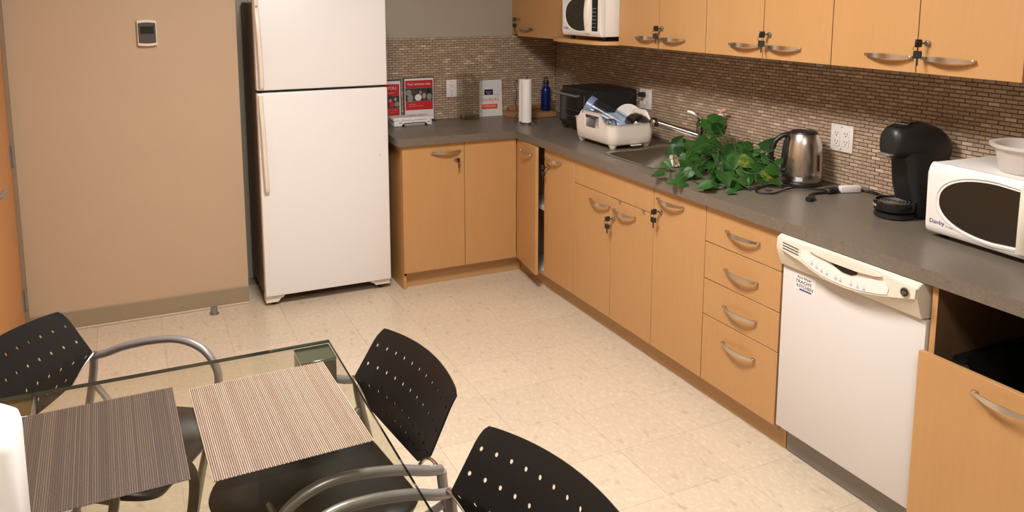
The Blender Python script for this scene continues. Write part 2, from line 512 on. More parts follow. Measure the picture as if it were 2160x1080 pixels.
# left wall with the door opening
DY0, DY1, DZ = YS-0.035, YS-1.01, 2.05
b = NB(); box(b, XL-0.12, XL, YS, DY0+0.0, 0, CEIL); box(b, XL-0.12, XL, DY0, DY1, DZ, CEIL); box(b, XL-0.12, XL, DY1, YF, 0, CEIL)
struct('wall_left', b, 'wall')
b = NB(); box(b, XL, XS-0.001, YS-0.006, YS, 0.012, 0.102, 0.002)
struct('baseboard_back', b, 'base')
b = NB(); box(b, XL, XS-0.001, YS-0.012, YS, 0.0, 0.012, 0.003)
struct('trim_1', b, 'cove')
b = NB(); box(b, XL, XL+0.006, DY1-0.05, YF, 0, 0.102); struct('baseboard_left', b, 'base')
d = NB()
for (a0, a1) in ((DY0, DY0-0.035), (DY1+0.035, DY1)):
    box(d, XL-0.10, XL+0.012, a0, a1, 0, DZ)
box(d, XL-0.10, XL+0.012, DY0, DY1, DZ-0.035, DZ)
fr = struct('trim_2', d, 'frame')
b = NB(); box(b, XL-0.045, XL-0.004, DY0-0.038, DY1+0.038, 0.006, DZ-0.038, 0.002)
door = struct('door_1', b, 'doorw')
for z in (0.22, 0.95, 1.80):
    h = NB()
    tube(h, [(XL+0.006, DY0-0.037, z-0.05), (XL+0.006, DY0-0.037, z+0.05)], 0.0065, 8)
    box(h, XL-0.004, XL+0.001, DY0-0.042, DY0-0.075, z-0.05, z+0.05)
    part('hinge', h, 'grey', door)
h = NB(); disc(h, (XL-0.004, DY1+0.11, 0.93), 0.03, 0, 0.006); tube(h, [(XL, DY1+0.11, 0.93), (XL+0.05, DY1+0.11, 0.93), (XL+0.055, DY1+0.22, 0.93)], 0.010, 8)
part('door_handle', h, 'grey', door)

# ------------------------------------------------------------------ ceiling lights (above the frame)
for i, (lx, ly, e) in enumerate(LAMPS):
    t = thing('ceiling_light', 'recessed white fluorescent ceiling panel ' + ('over the open floor by the cabinets' if i == 0 else 'over the near end of the room'), 'light', (lx, ly, CEIL))
    b = NB()
    box(b, lx-0.31, lx-0.29, ly-0.31, ly+0.31, CEIL-0.012, CEIL); box(b, lx+0.29, lx+0.31, ly-0.31, ly+0.31, CEIL-0.012, CEIL)
    box(b, lx-0.29, lx+0.29, ly-0.31, ly-0.29, CEIL-0.012, CEIL); box(b, lx-0.29, lx+0.29, ly+0.29, ly+0.31, CEIL-0.012, CEIL)
    part('frame', b, 'white', t)
    b = NB(); box(b, lx-0.288, lx+0.288, ly-0.288, ly+0.288, CEIL-0.006, CEIL-0.001)
    part('diffuser', b, emit('lamp_%d' % i, LIGHT_COL, e), t, smooth=0)

# ------------------------------------------------------------------ shared hardware
def handle_mesh(L=0.178, proj=0.033):
    b = NB(); n = 16
    loops = []
    for i in range(n+1):
        t = i/n; s = math.sin(PI*t)
        y = (t-0.5)*L
        xo = -0.010-(proj-0.010)*s**0.8
        hz = 0.0042+0.0048*s
        th = 0.0022
        loops.append([(xo-th, y, -hz), (xo+th, y, -hz), (xo+th, y, hz), (xo-th, y, hz)])
    loft(b, loops)
    for s in (-1, 1):
        box(b, -0.014, 0.0, s*(L/2-0.010), s*(L/2+0.004), -0.005, 0.005, 0.001)
    return mesh_from('handle', b, MT['nickel'], 50)
HM = handle_mesh()
def lock_mesh():
    b = NB(); tube(b, [(0, 0, 0), (-0.010, 0, 0)], 0.0095, 14); tube(b, [(-0.010, 0, 0), (-0.013, 0, 0)], 0.0065, 12)
    return mesh_from('lock', b, MT['lockgrey'])
LM = lock_mesh()
def key_mesh():
    b = NB()
    # key in the barrel, black head seen edge-on and a second key hanging from the ring
    box(b, -0.024, -0.013, -0.002, 0.002, -0.002, 0.002)
    box(b, -0.048, -0.022, -0.003, 0.003, -0.013, 0.013, 0.003)
    cx, cz = -0.043, -0.018
    tube(b, [(cx+0.009*math.cos(a), 0.001*math.sin(a), cz+0.009*math.sin(a)) for a in [2*PI*i/14 for i in range(14)]], 0.0009, 5, True)
    q = NB()
    box(q, -0.013, 0.013, -0.0025, 0.0025, -0.050, -0.025, 0.003); box(q, -0.003, 0.003, -0.001, 0.001, -0.074, -0.050)
    q.transform(Matrix.Translation((-0.036, 0.0, 0)) @ Matrix.Rotation(R(-35), 4, 'Z'))
    me_ = bpy.data.meshes.new('k'); q.to_mesh(me_); q.free(); b.from_mesh(me_); bpy.data.meshes.remove(me_)
    return mesh_from('key', b, MT['black'])
KM = key_mesh()

def hardware(door, y=None, z=None, X=None, lock=None, keys=True, rz=0):
    """handle on the -x face X; lock given as (y, z)"""
    if y is not None: inst('handle', HM, door, (X, y, z), (0, 0, rz))
    if lock:
        inst('lock', LM, door, (X, lock[0], lock[1]), (0, 0, rz))
        if keys: inst('key', KM, door, (X, lock[0], lock[1]), (0, 0, rz+lock[2] if len(lock) > 2 else rz), label='black-headed key in the lock with a second key on its ring')

# ------------------------------------------------------------------ base cabinets, right run (fronts face -x)
DF = -0.61; DB = -0.591; ZT = 0.104; ZC = 0.862
def carcass(bm, y0, y1, xf=-0.589, top=0.864, shelf=None, bottom=0.104):
    y0, y1 = max(y0, y1), min(y0, y1)
    box(bm, xf, -0.02, y0, y0-0.016, bottom-0.018, top); box(bm, xf, -0.02, y1+0.016, y1, bottom-0.018, top)
    box(bm, xf, -0.02, y0-0.016, y1+0.016, bottom-0.018, bottom); box(bm, -0.02, -0.012, y0, y1, bottom, top)
    box(bm, xf, xf+0.08, y0-0.016, y1+0.016, top-0.018, top)
g = 0.0016
# corner cabinet with ajar door
Y = [-0.6275, -0.9676, -1.3078, -2.0194, -2.381, -2.8115]
t = thing('base_cabinet', 'maple corner base cabinet with its narrow door standing ajar', 'cabinet', (-0.3, -0.96, 0))
b = NB(); carcass(b, -0.612, Y[2]); part('body', b, 'inside', t)
b = NB(); box(b, -0.585, -0.03, -0.63, Y[2]+0.018, 0.475, 0.493); part('shelf', b, 'shelfw', t)
b = NB(); box(b, -0.583, -0.03, -0.63, Y[2]+0.018, 0.1045, 0.108); part('shelf', b, 'shelfw', t, label='white cabinet floor')
b = NB(); box(b, DF, DB, Y[1]-g, Y[2]+g, ZT, ZC, 0.0008); dr = part('door', b, 'wood', t, label='closed door with handle and key')
hardware(dr, -1.079, 0.807, DF, (-1.028, 0.757, -0.35))
# ajar door: hinged at the corner, swung a little into the room
b = NB(); box(b, DF, DB, -0.6135, Y[1]+g+0.012, ZT, ZC, 0.0008)
piv = Vector((DF+0.01, -0.6135, 0)); RM = Matrix.Translation(piv) @ Matrix.Rotation(R(-8.0), 4, 'Z') @ Matrix.Translation(-piv)
b.transform(RM); dr = part('door', b, 'wood', t, label='ajar door, swung out from the corner')
hp = RM @ Vector((DF, -0.800, 0.803))
inst('handle', HM, dr, hp, (0, 0, R(-8)))
# things inside
s = thing('storage_box', 'small blue-grey box inside the corner cabinet seen through the ajar door', 'box', (-0.45, -1.02, 0.108))
b = NB(); box(b, -0.52, -0.38, -1.09, -0.93, 0.108, 0.235, 0.004); part('body', b, 'brass', s)
b = NB(); box(b, -0.525, -0.375, -1.095, -0.925, 0.235, 0.25, 0.003); part('lid', b, 'black', s)

t = thing('base_cabinet', 'maple sink base cabinet with false front over two doors', 'cabinet', (-0.3, -1.66, 0))
b = NB(); carcass(b, Y[2]-0.001, Y[3]); part('body', b, 'inside', t)
b = NB(); box(b, DF, DB, Y[2]-g, Y[3]+g, 0.7298+g, ZC, 0.0008); part('false_front', b, 'wood', t)
b = NB(); box(b, DF, DB, Y[2]-g, -1.6697+g, ZT, 0.7298-g, 0.0008); dr = part('door', b, 'wood', t); hardware(dr, -1.571, 0.678, DF)
b = NB(); box(b, DF, DB, -1.6697-g, Y[3]+g, ZT, 0.7298-g, 0.0008); dr = part('door', b, 'wood', t); hardware(dr, -1.791, 0.676, DF, (-1.70, 0.628, -0.35))
for yy in (-1.748, -1.945):
    b = NB(); box(b, DF-0.0015, DF, yy-0.009, yy+0.009, 0.712, 0.731); box(b, DF-0.010, DF-0.0015, yy-0.009, yy+0.009, 0.7295, 0.731); part('hook', b, 'lockgrey', t, label='small metal over-door hook')

t = thing('base_cabinet', 'maple base cabinet with a single tall door left of the drawers', 'cabinet', (-0.3, -2.2, 0))
b = NB(); carcass(b, Y[3]-0.001, Y[4]); part('body', b, 'inside', t)
b = NB(); box(b, DF, DB, Y[3]-g, Y[4]+g, ZT, ZC, 0.0008); dr = part('door', b, 'wood', t); hardware(dr, -2.146, 0.812, DF, (-2.078, 0.757, -0.35))

t = thing('drawer_cabinet', 'maple base cabinet with a stack of four drawers', 'cabinet', (-0.3, -2.6, 0))
b = NB(); carcass(b, Y[4]-0.001, Y[5]); part('body', b, 'inside', t)
zz = [ZC, 0.7071, 0.5489, 0.3938, ZT]
for k in range(4):
    b = NB(); box(b, DF, DB, Y[4]-g, Y[5]+g, zz[k+1]+(g if k < 3 else 0), zz[k]-(g if k else 0), 0.0008)
    dr = part('drawer', b, 'wood', t)
    hardware(dr, -2.605, [0.784, 0.625, 0.470, 0.317][k], DF)

# toe kick of the right run
b = NB(); box(b, -0.553, -0.535, -0.556, -2.8185, 0, 0.085); box(b, -0.535, -0.05, -2.8015, -2.8185, 0, 0.085)
tag(part('toe_kick', b, 'toe'), 'brown recessed plinth board below the right-hand cabinets', 'plinth')

# ------------------------------------------------------------------ base cabinet, back run (fronts face -y)
XB0, XB1 = -1.342, -0.9563
t = thing('base_cabinet', 'maple two-door base cabinet beside the white refrigerator', 'cabinet', (-1.0, -0.3, 0))
b = NB()
box(b, XB0+0.001, XB0+0.019, -0.589, -0.02, 0.0, 0.864)
box(b, -0.612, -0.594, -0.589, -0.02, 0.086, 0.864); box(b, XB0+0.006, -0.612, -0.589, -0.02, 0.086, 0.104)
box(b, XB0+0.006, -0.612, -0.02, -0.012, 0.104, 0.864)
part('body', b, 'wood', t)
b = NB(); box(b, XB0, XB1-g, DF, DB, ZT, ZC, 0.0008); d1 = part('door', b, 'wood', t)
b = NB(); box(b, XB1+g, -0.6135, DF, DB, ZT, ZC, 0.0008); part('door', b, 'wood', t)
inst('handle', HM, d1, (-1.078, DF, 0.812), (0, 0, PI/2))
inst('lock', LM, d1, (-1.017, DF, 0.762), (0, 0, PI/2)); inst('key', KM, d1, (-1.017, DF, 0.762), (0, 0, PI/2+0.3), label='black-headed key in the lock with a second key on its ring')
b = NB(); box(b, XB0+0.0195, -0.536, -0.553, -0.5355, 0, 0.085)
tag(part('toe_kick', b, 'toe'), 'brown recessed plinth board below the cabinet next to the refrigerator', 'plinth')

# ------------------------------------------------------------------ countertop with sink cut-out
CT, CB = 0.91, 0.8655
SX0, SX1, SY0, SY1 = -0.545, -0.085, -1.462, -1.928     # sink rim
hx0, hx1, hy0, hy1 = SX0+0.018, SX1-0.018, SY0-0.018, SY1+0.018
YE = -4.3
b = NB()
box(b, -1.3707, -0.635, -0.635, -0.0005, CB, CT); box(b, -0.635, -0.0005, hy0, -0.0005, CB, CT)
box(b, -0.635, hx0, hy1, hy0, CB, CT); box(b, hx1, -0.0005, hy1, hy0, CB, CT); box(b, -0.635, -0.0005, YE, hy1, CB, CT)
bmesh.ops.remove_doubles(b, verts=b.verts[:], dist=1e-5)
tag(part('countertop', b, 'counter', smooth=0), 'dark grey L-shaped laminate countertop with square front edge', 'countertop')

# ------------------------------------------------------------------ sink and tap
t = thing('sink', 'stainless steel square drop-in sink left of the trailing plant', 'sink', (-0.315, -1.695, CT))
cx, cy = (SX0+SX1)/2, (SY0+SY1)/2; HX, HY = (SX1-SX0)/2, (SY0-SY1)/2
b = NB()
loft(b, [ring(HX, HY, 0.035, CT+0.0005, cx, cy), ring(HX-0.002, HY-0.002, 0.035, CT+0.004, cx, cy), ring(HX-0.012, HY-0.012, 0.03, CT+0.0045, cx, cy),
         ring(HX-0.019, HY-0.019, 0.035, CT+0.001, cx, cy), ring(HX-0.026, HY-0.026, 0.04, CT-0.12, cx, cy), ring(HX-0.05, HY-0.05, 0.04, CT-0.15, cx, cy)], cap0=False)
part('basin', b, 'sink', t, smooth=50)
b = NB(); lathe(b, [(0.04, CT-0.149), (0.04, CT-0.146), (0.03, CT-0.146), (0.026, CT-0.1485)], cx, cy)
part('drain', b, 'chrome', t)
fx, fy = -0.050, -1.645
t = thing('tap', 'chrome pull-out kitchen tap with raised lever behind the sink', 'tap', (fx, fy, CT))
b = NB(); lathe(b, [(0.028, 0), (0.028, 0.008), (0.022, 0.014), (0.021, 0.10), (0.023, 0.115), (0.022, 0.15), (0.015, 0.168), (0, 0.172)], fx, fy, CT, 20, cap1=False)
part('body', b, 'tapmetal', t, smooth=60)
b = NB()
p0 = Vector((fx, fy, CT+0.080)); p1 = Vector((-0.198, -1.462, CT+0.138))
tube(b, [p0, p0.lerp(p1, 0.25), p0.lerp(p1, 0.4)], 0.0, 12, rs=[0.019, 0.016, 0.0155])
tube(b, [p0.lerp(p1, 0.405), p0.lerp(p1, 1.0)], 0.0155, 12)
part('spout', b, 'tapmetal', t)
b = NB()
hd = p1+Vector((-0.012, 0.004, 0.012))
tube(b, [hd+Vector((0, 0, 0.014)), hd+Vector((0, 0, 0.01)), hd, hd-Vector((0, 0, 0.018)), hd-Vector((0, 0, 0.032)), hd-Vector((0, 0, 0.034))], 0, 16, rs=[0.008, 0.017, 0.025, 0.026, 0.024, 0.014])
part('spray_head', b, 'tapmetal', t, smooth=60)
b = NB()
tube(b, catmull([(fx, fy, CT+0.165), (fx-0.010, fy+0.010, CT+0.182), (fx-0.030, fy+0.026, CT+0.202), (fx-0.055, fy+0.045, CT+0.212)], 5), 0.008, 8, rs=[0.012-0.006*i/15 for i in range(16)])
part('lever', b, 'tapmetal', t)

# ------------------------------------------------------------------ refrigerator
FX0, FX1 = -2.123, -1.400; FY = -0.538
t = thing('refrigerator', 'tall white two-door refrigerator with the freezer on top', 'refrigerator', (-1.76, -0.28, 0))
b = NB(); box(b, FX0+0.004, FX1-0.004, FY+0.075, -0.03, 0.05, 1.685, 0.006); part('body', b, 'greyside', t, label='dark textured side panels')
b = NB(); box(b, FX0+0.010, FX1-0.010, FY+0.058, FY+0.0745, 0.06, 1.68); part('gasket', b, 'gap', t)
def fdoor(z0, z1, nm, lab):
    b = NB(); box(b, FX0, FX1, FY, FY+0.057, z0, z1, 0.007, 3)
    return part(nm, b, 'white', t, label=lab)
fd = fdoor(1.216, 1.735, 'door', 'upper freezer door'); md = fdoor(0.062, 1.203, 'door', 'tall lower door')
b = NB(); box(b, FX0+0.004, FX1-0.004, FY+0.02, FY+0.07, 1.204, 1.215); part('door_gap', b, 'gap', t, label='dark gap between the two doors')
def fhandle(path, wid):
    b = NB(); loops = []
    P = catmull(path, 6)
    for i, p in enumerate(P):
        w_ = wid
        loops.append([(p.x-w_, p.y+0.006, p.z), (p.x-w_*0.6, p.y-0.006, p.z), (p.x+w_*0.6, p.y-0.006, p.z), (p.x+w_, p.y+0.006, p.z)])
    loft(b, loops)
    return b
hx = FX0+0.024
b = fhandle([(hx+0.006, FY-0.012, 0.655), (hx+0.004, FY-0.030, 0.685), (hx, FY-0.034, 0.80), (hx-0.004, FY-0.030, 1.0), (hx-0.008, FY-0.016, 1.12), (hx-0.008, FY-0.006, 1.19)], 0.013)
part('handle', b, 'handlecream', md)
b = fhandle([(hx-0.002, FY-0.012, 1.222), (hx-0.002, FY-0.032, 1.25), (hx-0.004, FY-0.034, 1.40), (hx-0.008, FY-0.026, 1.55), (hx-0.010, FY-0.008, 1.64), (hx-0.010, FY-0.006, 1.73)], 0.013)
h = part('handle', b, 'handlecream', fd)
b = NB(); disc(b, (hx-0.010, FY-0.016, 1.665), 0.0055, 1, 0.004, 12); part('screw_cap', b, 'lockgrey', t)
b = NB()
prism(b, [(FX0+0.003, 0.062), (FX0+0.003, 0.022), (FX0+0.07, 0.022), (FX0+0.085, 0.040), (FX0+0.10, 0.045), (FX0+0.11, 0.062)], 1, FY+0.02, FY+0.09)
part('foot', b, 'cream', t)
b = NB()
prism(b, [(FX1-0.003, 0.062), (FX1-0.003, 0.030), (FX1-0.09, 0.030), (FX1-0.10, 0.042), (FX1-0.12, 0.050), (FX1-0.13, 0.062)], 1, FY+0.02, FY+0.09)
part('foot', b, 'cream', t)
b = NB(); box(b, FX0+0.13, FX1-0.15, FY+0.10, FY+0.14, 0.03, 0.062); part('base_grille', b, 'gap', t)
for xx in (FX0+0.05, FX1-0.05):
    for yy in (FY+0.06, -0.08):
        b = NB(); tube(b, [(xx-0.012, yy, 0.023), (xx+0.012, yy, 0.023)], 0.023, 14); part('roller', b, 'black', t)
b = NB(); disc(b, (FX1-0.052, FY-0.002, 0.81), 0.006, 1, 0.002, 12); part('sticker_mark', b, 'cream', t, label='small pale spot on the lower door')

# ------------------------------------------------------------------ dishwasher
t = thing('dishwasher', 'white built-in dishwasher with a curved control panel', 'dishwasher', (-0.3, -3.115, 0))
y0, y1 = -2.823, -3.402
b = NB(); box(b, -0.585, -0.04, y0-0.004, y1+0.004, 0.105, 0.862); part('tub', b, 'grey', t)
b = NB(); box(b, -0.615, -0.586, y0, y1, 0.118, 0.742, 0.003, 2); part('door', b, 'dwwhite', t)
b = NB()
prism(b, [(-0.586, 0.862), (-0.636, 0.862), (-0.652, 0.852), (-0.655, 0.815), (-0.640, 0.775), (-0.628, 0.749), (-0.586, 0.745)], 1, y0-0.0, y1+0.006)
bmesh.ops.bevel(b, geom=[e for e in b.edges if e.calc_length() < 0.08], offset=0.002, segments=1, affect='EDGES')
cn = part('control_panel', b, 'cream', t)
# bulging smile-shaped insert
def P2(pts): return pts
up_ = [(-2.852, 0.853), (-2.96, 0.855), (-3.05, 0.858), (-3.10, 0.859), (-3.24, 0.857), (-3.32, 0.852), (-3.396, 0.848)]
lo_ = [(-3.394, 0.818), (-3.34, 0.803), (-3.264, 0.784), (-3.20, 0.772), (-3.14, 0.767), (-3.09, 0.768), (-3.045, 0.772), (-2.992, 0.784), (-2.94, 0.800), (-2.893, 0.808), (-2.852, 0.817)]
b = NB(); prism(b, up_+lo_, 0, -0.664, -0.640); part('fascia', b, 'cream', cn)
b = NB(); prism(b, [(-2.955, 0.842), (-3.01, 0.843), (-3.065, 0.834), (-3.12, 0.811), (-3.15, 0.807), (-3.18, 0.814), (-3.24, 0.830), (-3.295, 0.838), (-3.305, 0.820), (-3.30, 0.800), (-3.264, 0.790), (-3.20, 0.779), (-3.14, 0.774), (-3.09, 0.775), (-3.045, 0.780), (-2.992, 0.793), (-2.95, 0.812)], 0, -0.6665, -0.663)
part('button_plate', b, 'plastic', cn)
b = NB(); prism(b, [(-3.065, 0.840), (-3.10, 0.826), (-3.13, 0.817), (-3.165, 0.817), (-3.185, 0.826), (-3.188, 0.838)], 0, -0.6655, -0.66); part('handle_recess', b, 'darkmetal', cn)
b = NB(); prism(b, [(-2.99, 0.852), (-3.02, 0.845), (-3.09, 0.8395), (-3.19, 0.8395), (-3.26, 0.846), (-3.28, 0.852), (-3.20, 0.860), (-3.05, 0.860)], 0, -0.674, -0.655); part('handle_lip', b, 'cream', cn)
for k in range(3):
    b = NB(); zz_ = 0.845-k*0.010; prism(b, [(-2.864, zz_), (-2.938, zz_-0.006), (-2.938, zz_-0.009), (-2.864, zz_-0.003)], 0, -0.6648, -0.660); part('vent_slot', b, 'gap', cn)
b = NB(); disc(b, (-0.664, -3.362, 0.829), 0.0155, 0, -0.004, 24); bd = part('badge', b, 'chrome', cn)
b = NB(); disc(b, (-0.668, -3.362, 0.829), 0.0125, 0, -0.001, 24); part('badge_face', b, 'black', cn)
text('badge_monogram', 'ge', 0.017, 'lockgrey', cn, (-0.6694, -3.362, 0.830), '-x')
# printed buttons
for (yy, z) in ((-3.002, 0.808), (-3.024, 0.800), (-3.045, 0.795), (-3.068, 0.792), (-3.105, 0.789), (-3.124, 0.788), (-3.167, 0.789), (-3.192, 0.789), (-3.217, 0.789)):
    b = NB()
    box(b, -0.6672, -0.6665, yy-0.006, yy+0.006, z-0.0045, z-0.003); box(b, -0.6672, -0.6665, yy-0.0045, yy+0.0045, z-0.0015, z); box(b, -0.6672, -0.6665, yy-0.005, yy+0.003, z+0.0015, z+0.003)
    disc(b, (-0.6672, yy, z+0.0085), 0.0014, 0, 0.0007, 8)
    part('button_print', b, 'greytext', cn)
b = NB(); box(b, -0.6158, -0.6150, -2.882, -2.975, 0.672, 0.728); st = part('sticker', b, 'white', t, label='white sticker with blue print and handwriting')
text('sticker_lettering', 'Pure Water', 0.013, 'bluetext', t, (-0.6162, -2.926, 0.720), '-x', 1.0)
text('sticker_handwriting', 'TRACHY', 0.0165, 'ink', t, (-0.6162, -2.923, 0.704), '-x', 1.15)
text('sticker_handwriting', 'KITCHEN', 0.0165, 'ink', t, (-0.6162, -2.929, 0.688), '-x', 1.1)
b = NB(); box(b, -0.6164, -0.6158, -2.905, -2.960, 0.674, 0.679); part('sticker_bar', b, 'bluetext', t)
b = NB(); box(b, -0.556, -0.545, y0-0.004, y1+0.004, 0.004, 0.112); part('kick_plate', b, 'grey', t)

# ------------------------------------------------------------------ pull-out waste cabinet at the right edge
t = thing('waste_cabinet', 'maple waste cabinet with a low pull-out front and open top at the right edge', 'cabinet', (-0.3, -3.68, 0))
ya, yb = -3.413, -3.94
b = NB(); box(b, -0.609, -0.02, ya, ya-0.018, 0.0, 0.864); box(b, -0.609, -0.02, yb+0.018, yb, 0.0, 0.864); box(b, -0.55, -0.02, ya-0.018, yb+0.018, 0.086, 0.104); box(b, -0.03, -0.02, ya, yb, 0.1, 0.864)
part('body', b, 'shaded_inside', t)
b = NB(); box(b, -0.611, -0.6095, ya, ya-0.018, 0.0, 0.864); box(b, -0.6095, -0.02, ya+0.0012, ya+0.0002, 0, 0.864); part('edge_band', b, 'wood', t)
b = NB(); box(b, -0.655, -0.636, ya+0.0, yb, 0.104, 0.664, 0.0008); df = part('pull_out_front', b, 'wood', t)
hardware(df, -3.682, 0.618, -0.655)
b = NB(); box(b, -0.55, -0.535, ya-0.018, yb+0.018, 0.0, 0.085); part('toe_kick', b, 'toe', t)
t = thing('waste_bin', 'grey waste bin lined with a black bag behind the low pull-out front', 'bin', (-0.36, -3.68, 0.104))
b = NB(); cx, cy = -0.36, -3.68
loft(b, [ring(0.17, 0.19, 0.04, 0.106, cx, cy), ring(0.21, 0.225, 0.05, 0.60, cx, cy), ring(0.22, 0.235, 0.05, 0.60, cx, cy), ring(0.22, 0.235, 0.05, 0.615, cx, cy), ring(0.205, 0.22, 0.05, 0.615, cx, cy), ring(0.166, 0.186, 0.04, 0.115, cx, cy)])
part('body', b, 'binrim', t)
b = NB()
random.seed(3)
L = []
for hx_, hy_, z in ((0.226, 0.241, 0.53), (0.228, 0.243, 0.60), (0.222, 0.238, 0.632), (0.200, 0.214, 0.630), (0.185, 0.20, 0.56), (0.15, 0.17, 0.42), (0.10, 0.12, 0.40)):
    L.append([(px+random.uniform(-0.006, 0.006), py+random.uniform(-0.006, 0.006), pz+random.uniform(-0.01, 0.01)) for px, py, pz in ring(hx_, hy_, 0.06, z, cx, cy, 7)])
loft(b, L, cap0=False)
part('bin_bag', b, 'bag', t, label='black plastic bin bag folded over the rim')

# ------------------------------------------------------------------ wall cabinets
ZU = 1.4553; UF = -0.35; UT = 2.12
def ucab(label, ys, locks, handles, x=UF, name='wall_cabinet', group=None):
    t = thing(name, label, 'cabinet', (-0.17, (ys[0]+ys[-1])/2, ZU))
    b = NB(); a, c = ys[0]-0.0008, ys[-1]+0.0008
    box(b, x+0.021, -0.0005, a, a-0.016, ZU+0.004, UT); box(b, x+0.021, -0.0005, c+0.016, c, ZU+0.004, UT)
    box(b, x+0.021, -0.0005, a-0.016, c+0.016, ZU+0.004, ZU+0.022); box(b, x+0.021, -0.0005, a-0.016, c+0.016, UT-0.018, UT); box(b, -0.010, -0.0005, a-0.016, c+0.016, ZU+0.022, UT-0.018)
    box(b, x+0.04, -0.011, a-0.016, c+0.016, 1.78, 1.796)
    part('body', b, 'inside', t)
    for k in range(len(ys)-1):
        b = NB(); box(b, x, x+0.019, ys[k]-g, ys[k+1]+g, ZU, UT, 0.0008); d_ = part('door', b, 'wood', t)
        if handles[k] is not None: inst('handle', HM, d_, (x, handles[k], 1.507))
        if locks[k]: inst('lock', LM, d_, (x, locks[k][0], locks[k][1])); inst('key', KM, d_, (x, locks[k][0], locks[k][1]), (0, 0, locks[k][2]), label='black-headed key in the lock with a second key on its ring')
    return t
ucab('first two-door maple wall cabinet, right of the microwave shelf', [-1.3125, -1.6678, -2.0233], [None, (-1.70, 1.557, -0.35)], [-1.573, -1.785])
ucab('middle two-door maple wall cabinet, above the kettle', [-2.0233, -2.3859, -2.7427], [None, (-2.425, 1.557, -0.35)], [-2.282, -2.503])
ucab('last two-door maple wall cabinet, above the coffee machine', [-2.7427, -3.1018, -3.457], [None, (-3.142, 1.557, -0.35)], [-2.995, -3.218])
ucab('maple wall cabinet cut off by the right edge above the lower microwave', [-3.4605, -3.96], [None], [-3.7])
# corner cabinet, door slightly ajar
t = thing('wall_cabinet', 'single-door maple wall cabinet in the corner, left of the microwave', 'cabinet', (-0.17, -0.33, ZU))
b = NB(); a, c = -0.001, -0.665
box(b, -0.329, -0.0005, a, a-0.016, ZU+0.010, UT); box(b, -0.329, -0.0005, c+0.016, c, ZU+0.004, UT)
box(b, -0.329, -0.0005, a-0.016, c+0.016, ZU+0.010, ZU+0.026); box(b, -0.329, -0.0005, a-0.016, c+0.016, UT-0.018, UT); box(b, -0.010, -0.0005, a-0.016, c+0.016, ZU+0.026, UT-0.018)
part('body', b, 'inside', t)
b = NB(); box(b, -0.345, -0.3295, -0.001, -0.135, ZU+0.010, UT); part('filler_panel', b, 'wood', t)
b = NB(); box(b, UF, UF+0.019, -0.137, -0.662, ZU, UT, 0.0008)
piv = Vector((UF+0.01, -0.662, 0)); RM = Matrix.Translation(piv) @ Matrix.Rotation(R(2.2), 4, 'Z') @ Matrix.Translation(-piv)
b.transform(RM); dr = part('door', b, 'wood', t, label='slightly ajar door')
inst('handle', HM, dr, RM @ Vector((UF, -0.27, 1.510)), (0, 0, R(2.2)))
lp = RM @ Vector((UF, -0.165, 1.565)); inst('lock', LM, dr, lp); inst('key', KM, dr, lp, (0, 0, -0.35), label='black-headed key in the lock with a second key on its ring')
# microwave shelf unit
t = thing('microwave_shelf', 'open maple shelf bay with a bowed shelf between two wall cabinets', 'shelf', (-0.2, -0.99, ZU))
b = NB(); box(b, -0.33, -0.0005, -0.666, -0.682, ZU+0.024, UT); box(b, -0.33, -0.0005, -1.295, -1.3115, ZU+0.024, UT); box(b, -0.33, -0.0005, -0.682, -1.295, 1.86, 1.878); part('body', b, 'wood', t)
b = NB()
pl = [(-0.0005, -0.666), (-0.36, -0.666), (-0.405, -0.690), (-0.437, -0.75), (-0.450, -0.84), (-0.452, -1.0), (-0.452, -1.17), (-0.446, -1.225), (-0.425, -1.272), (-0.390, -1.300), (-0.36, -1.3112), (-0.0005, -1.3112)]
prism(b, pl, 2, ZU-0.002, ZU+0.018); part('shelf_board', b, 'woodh', t)

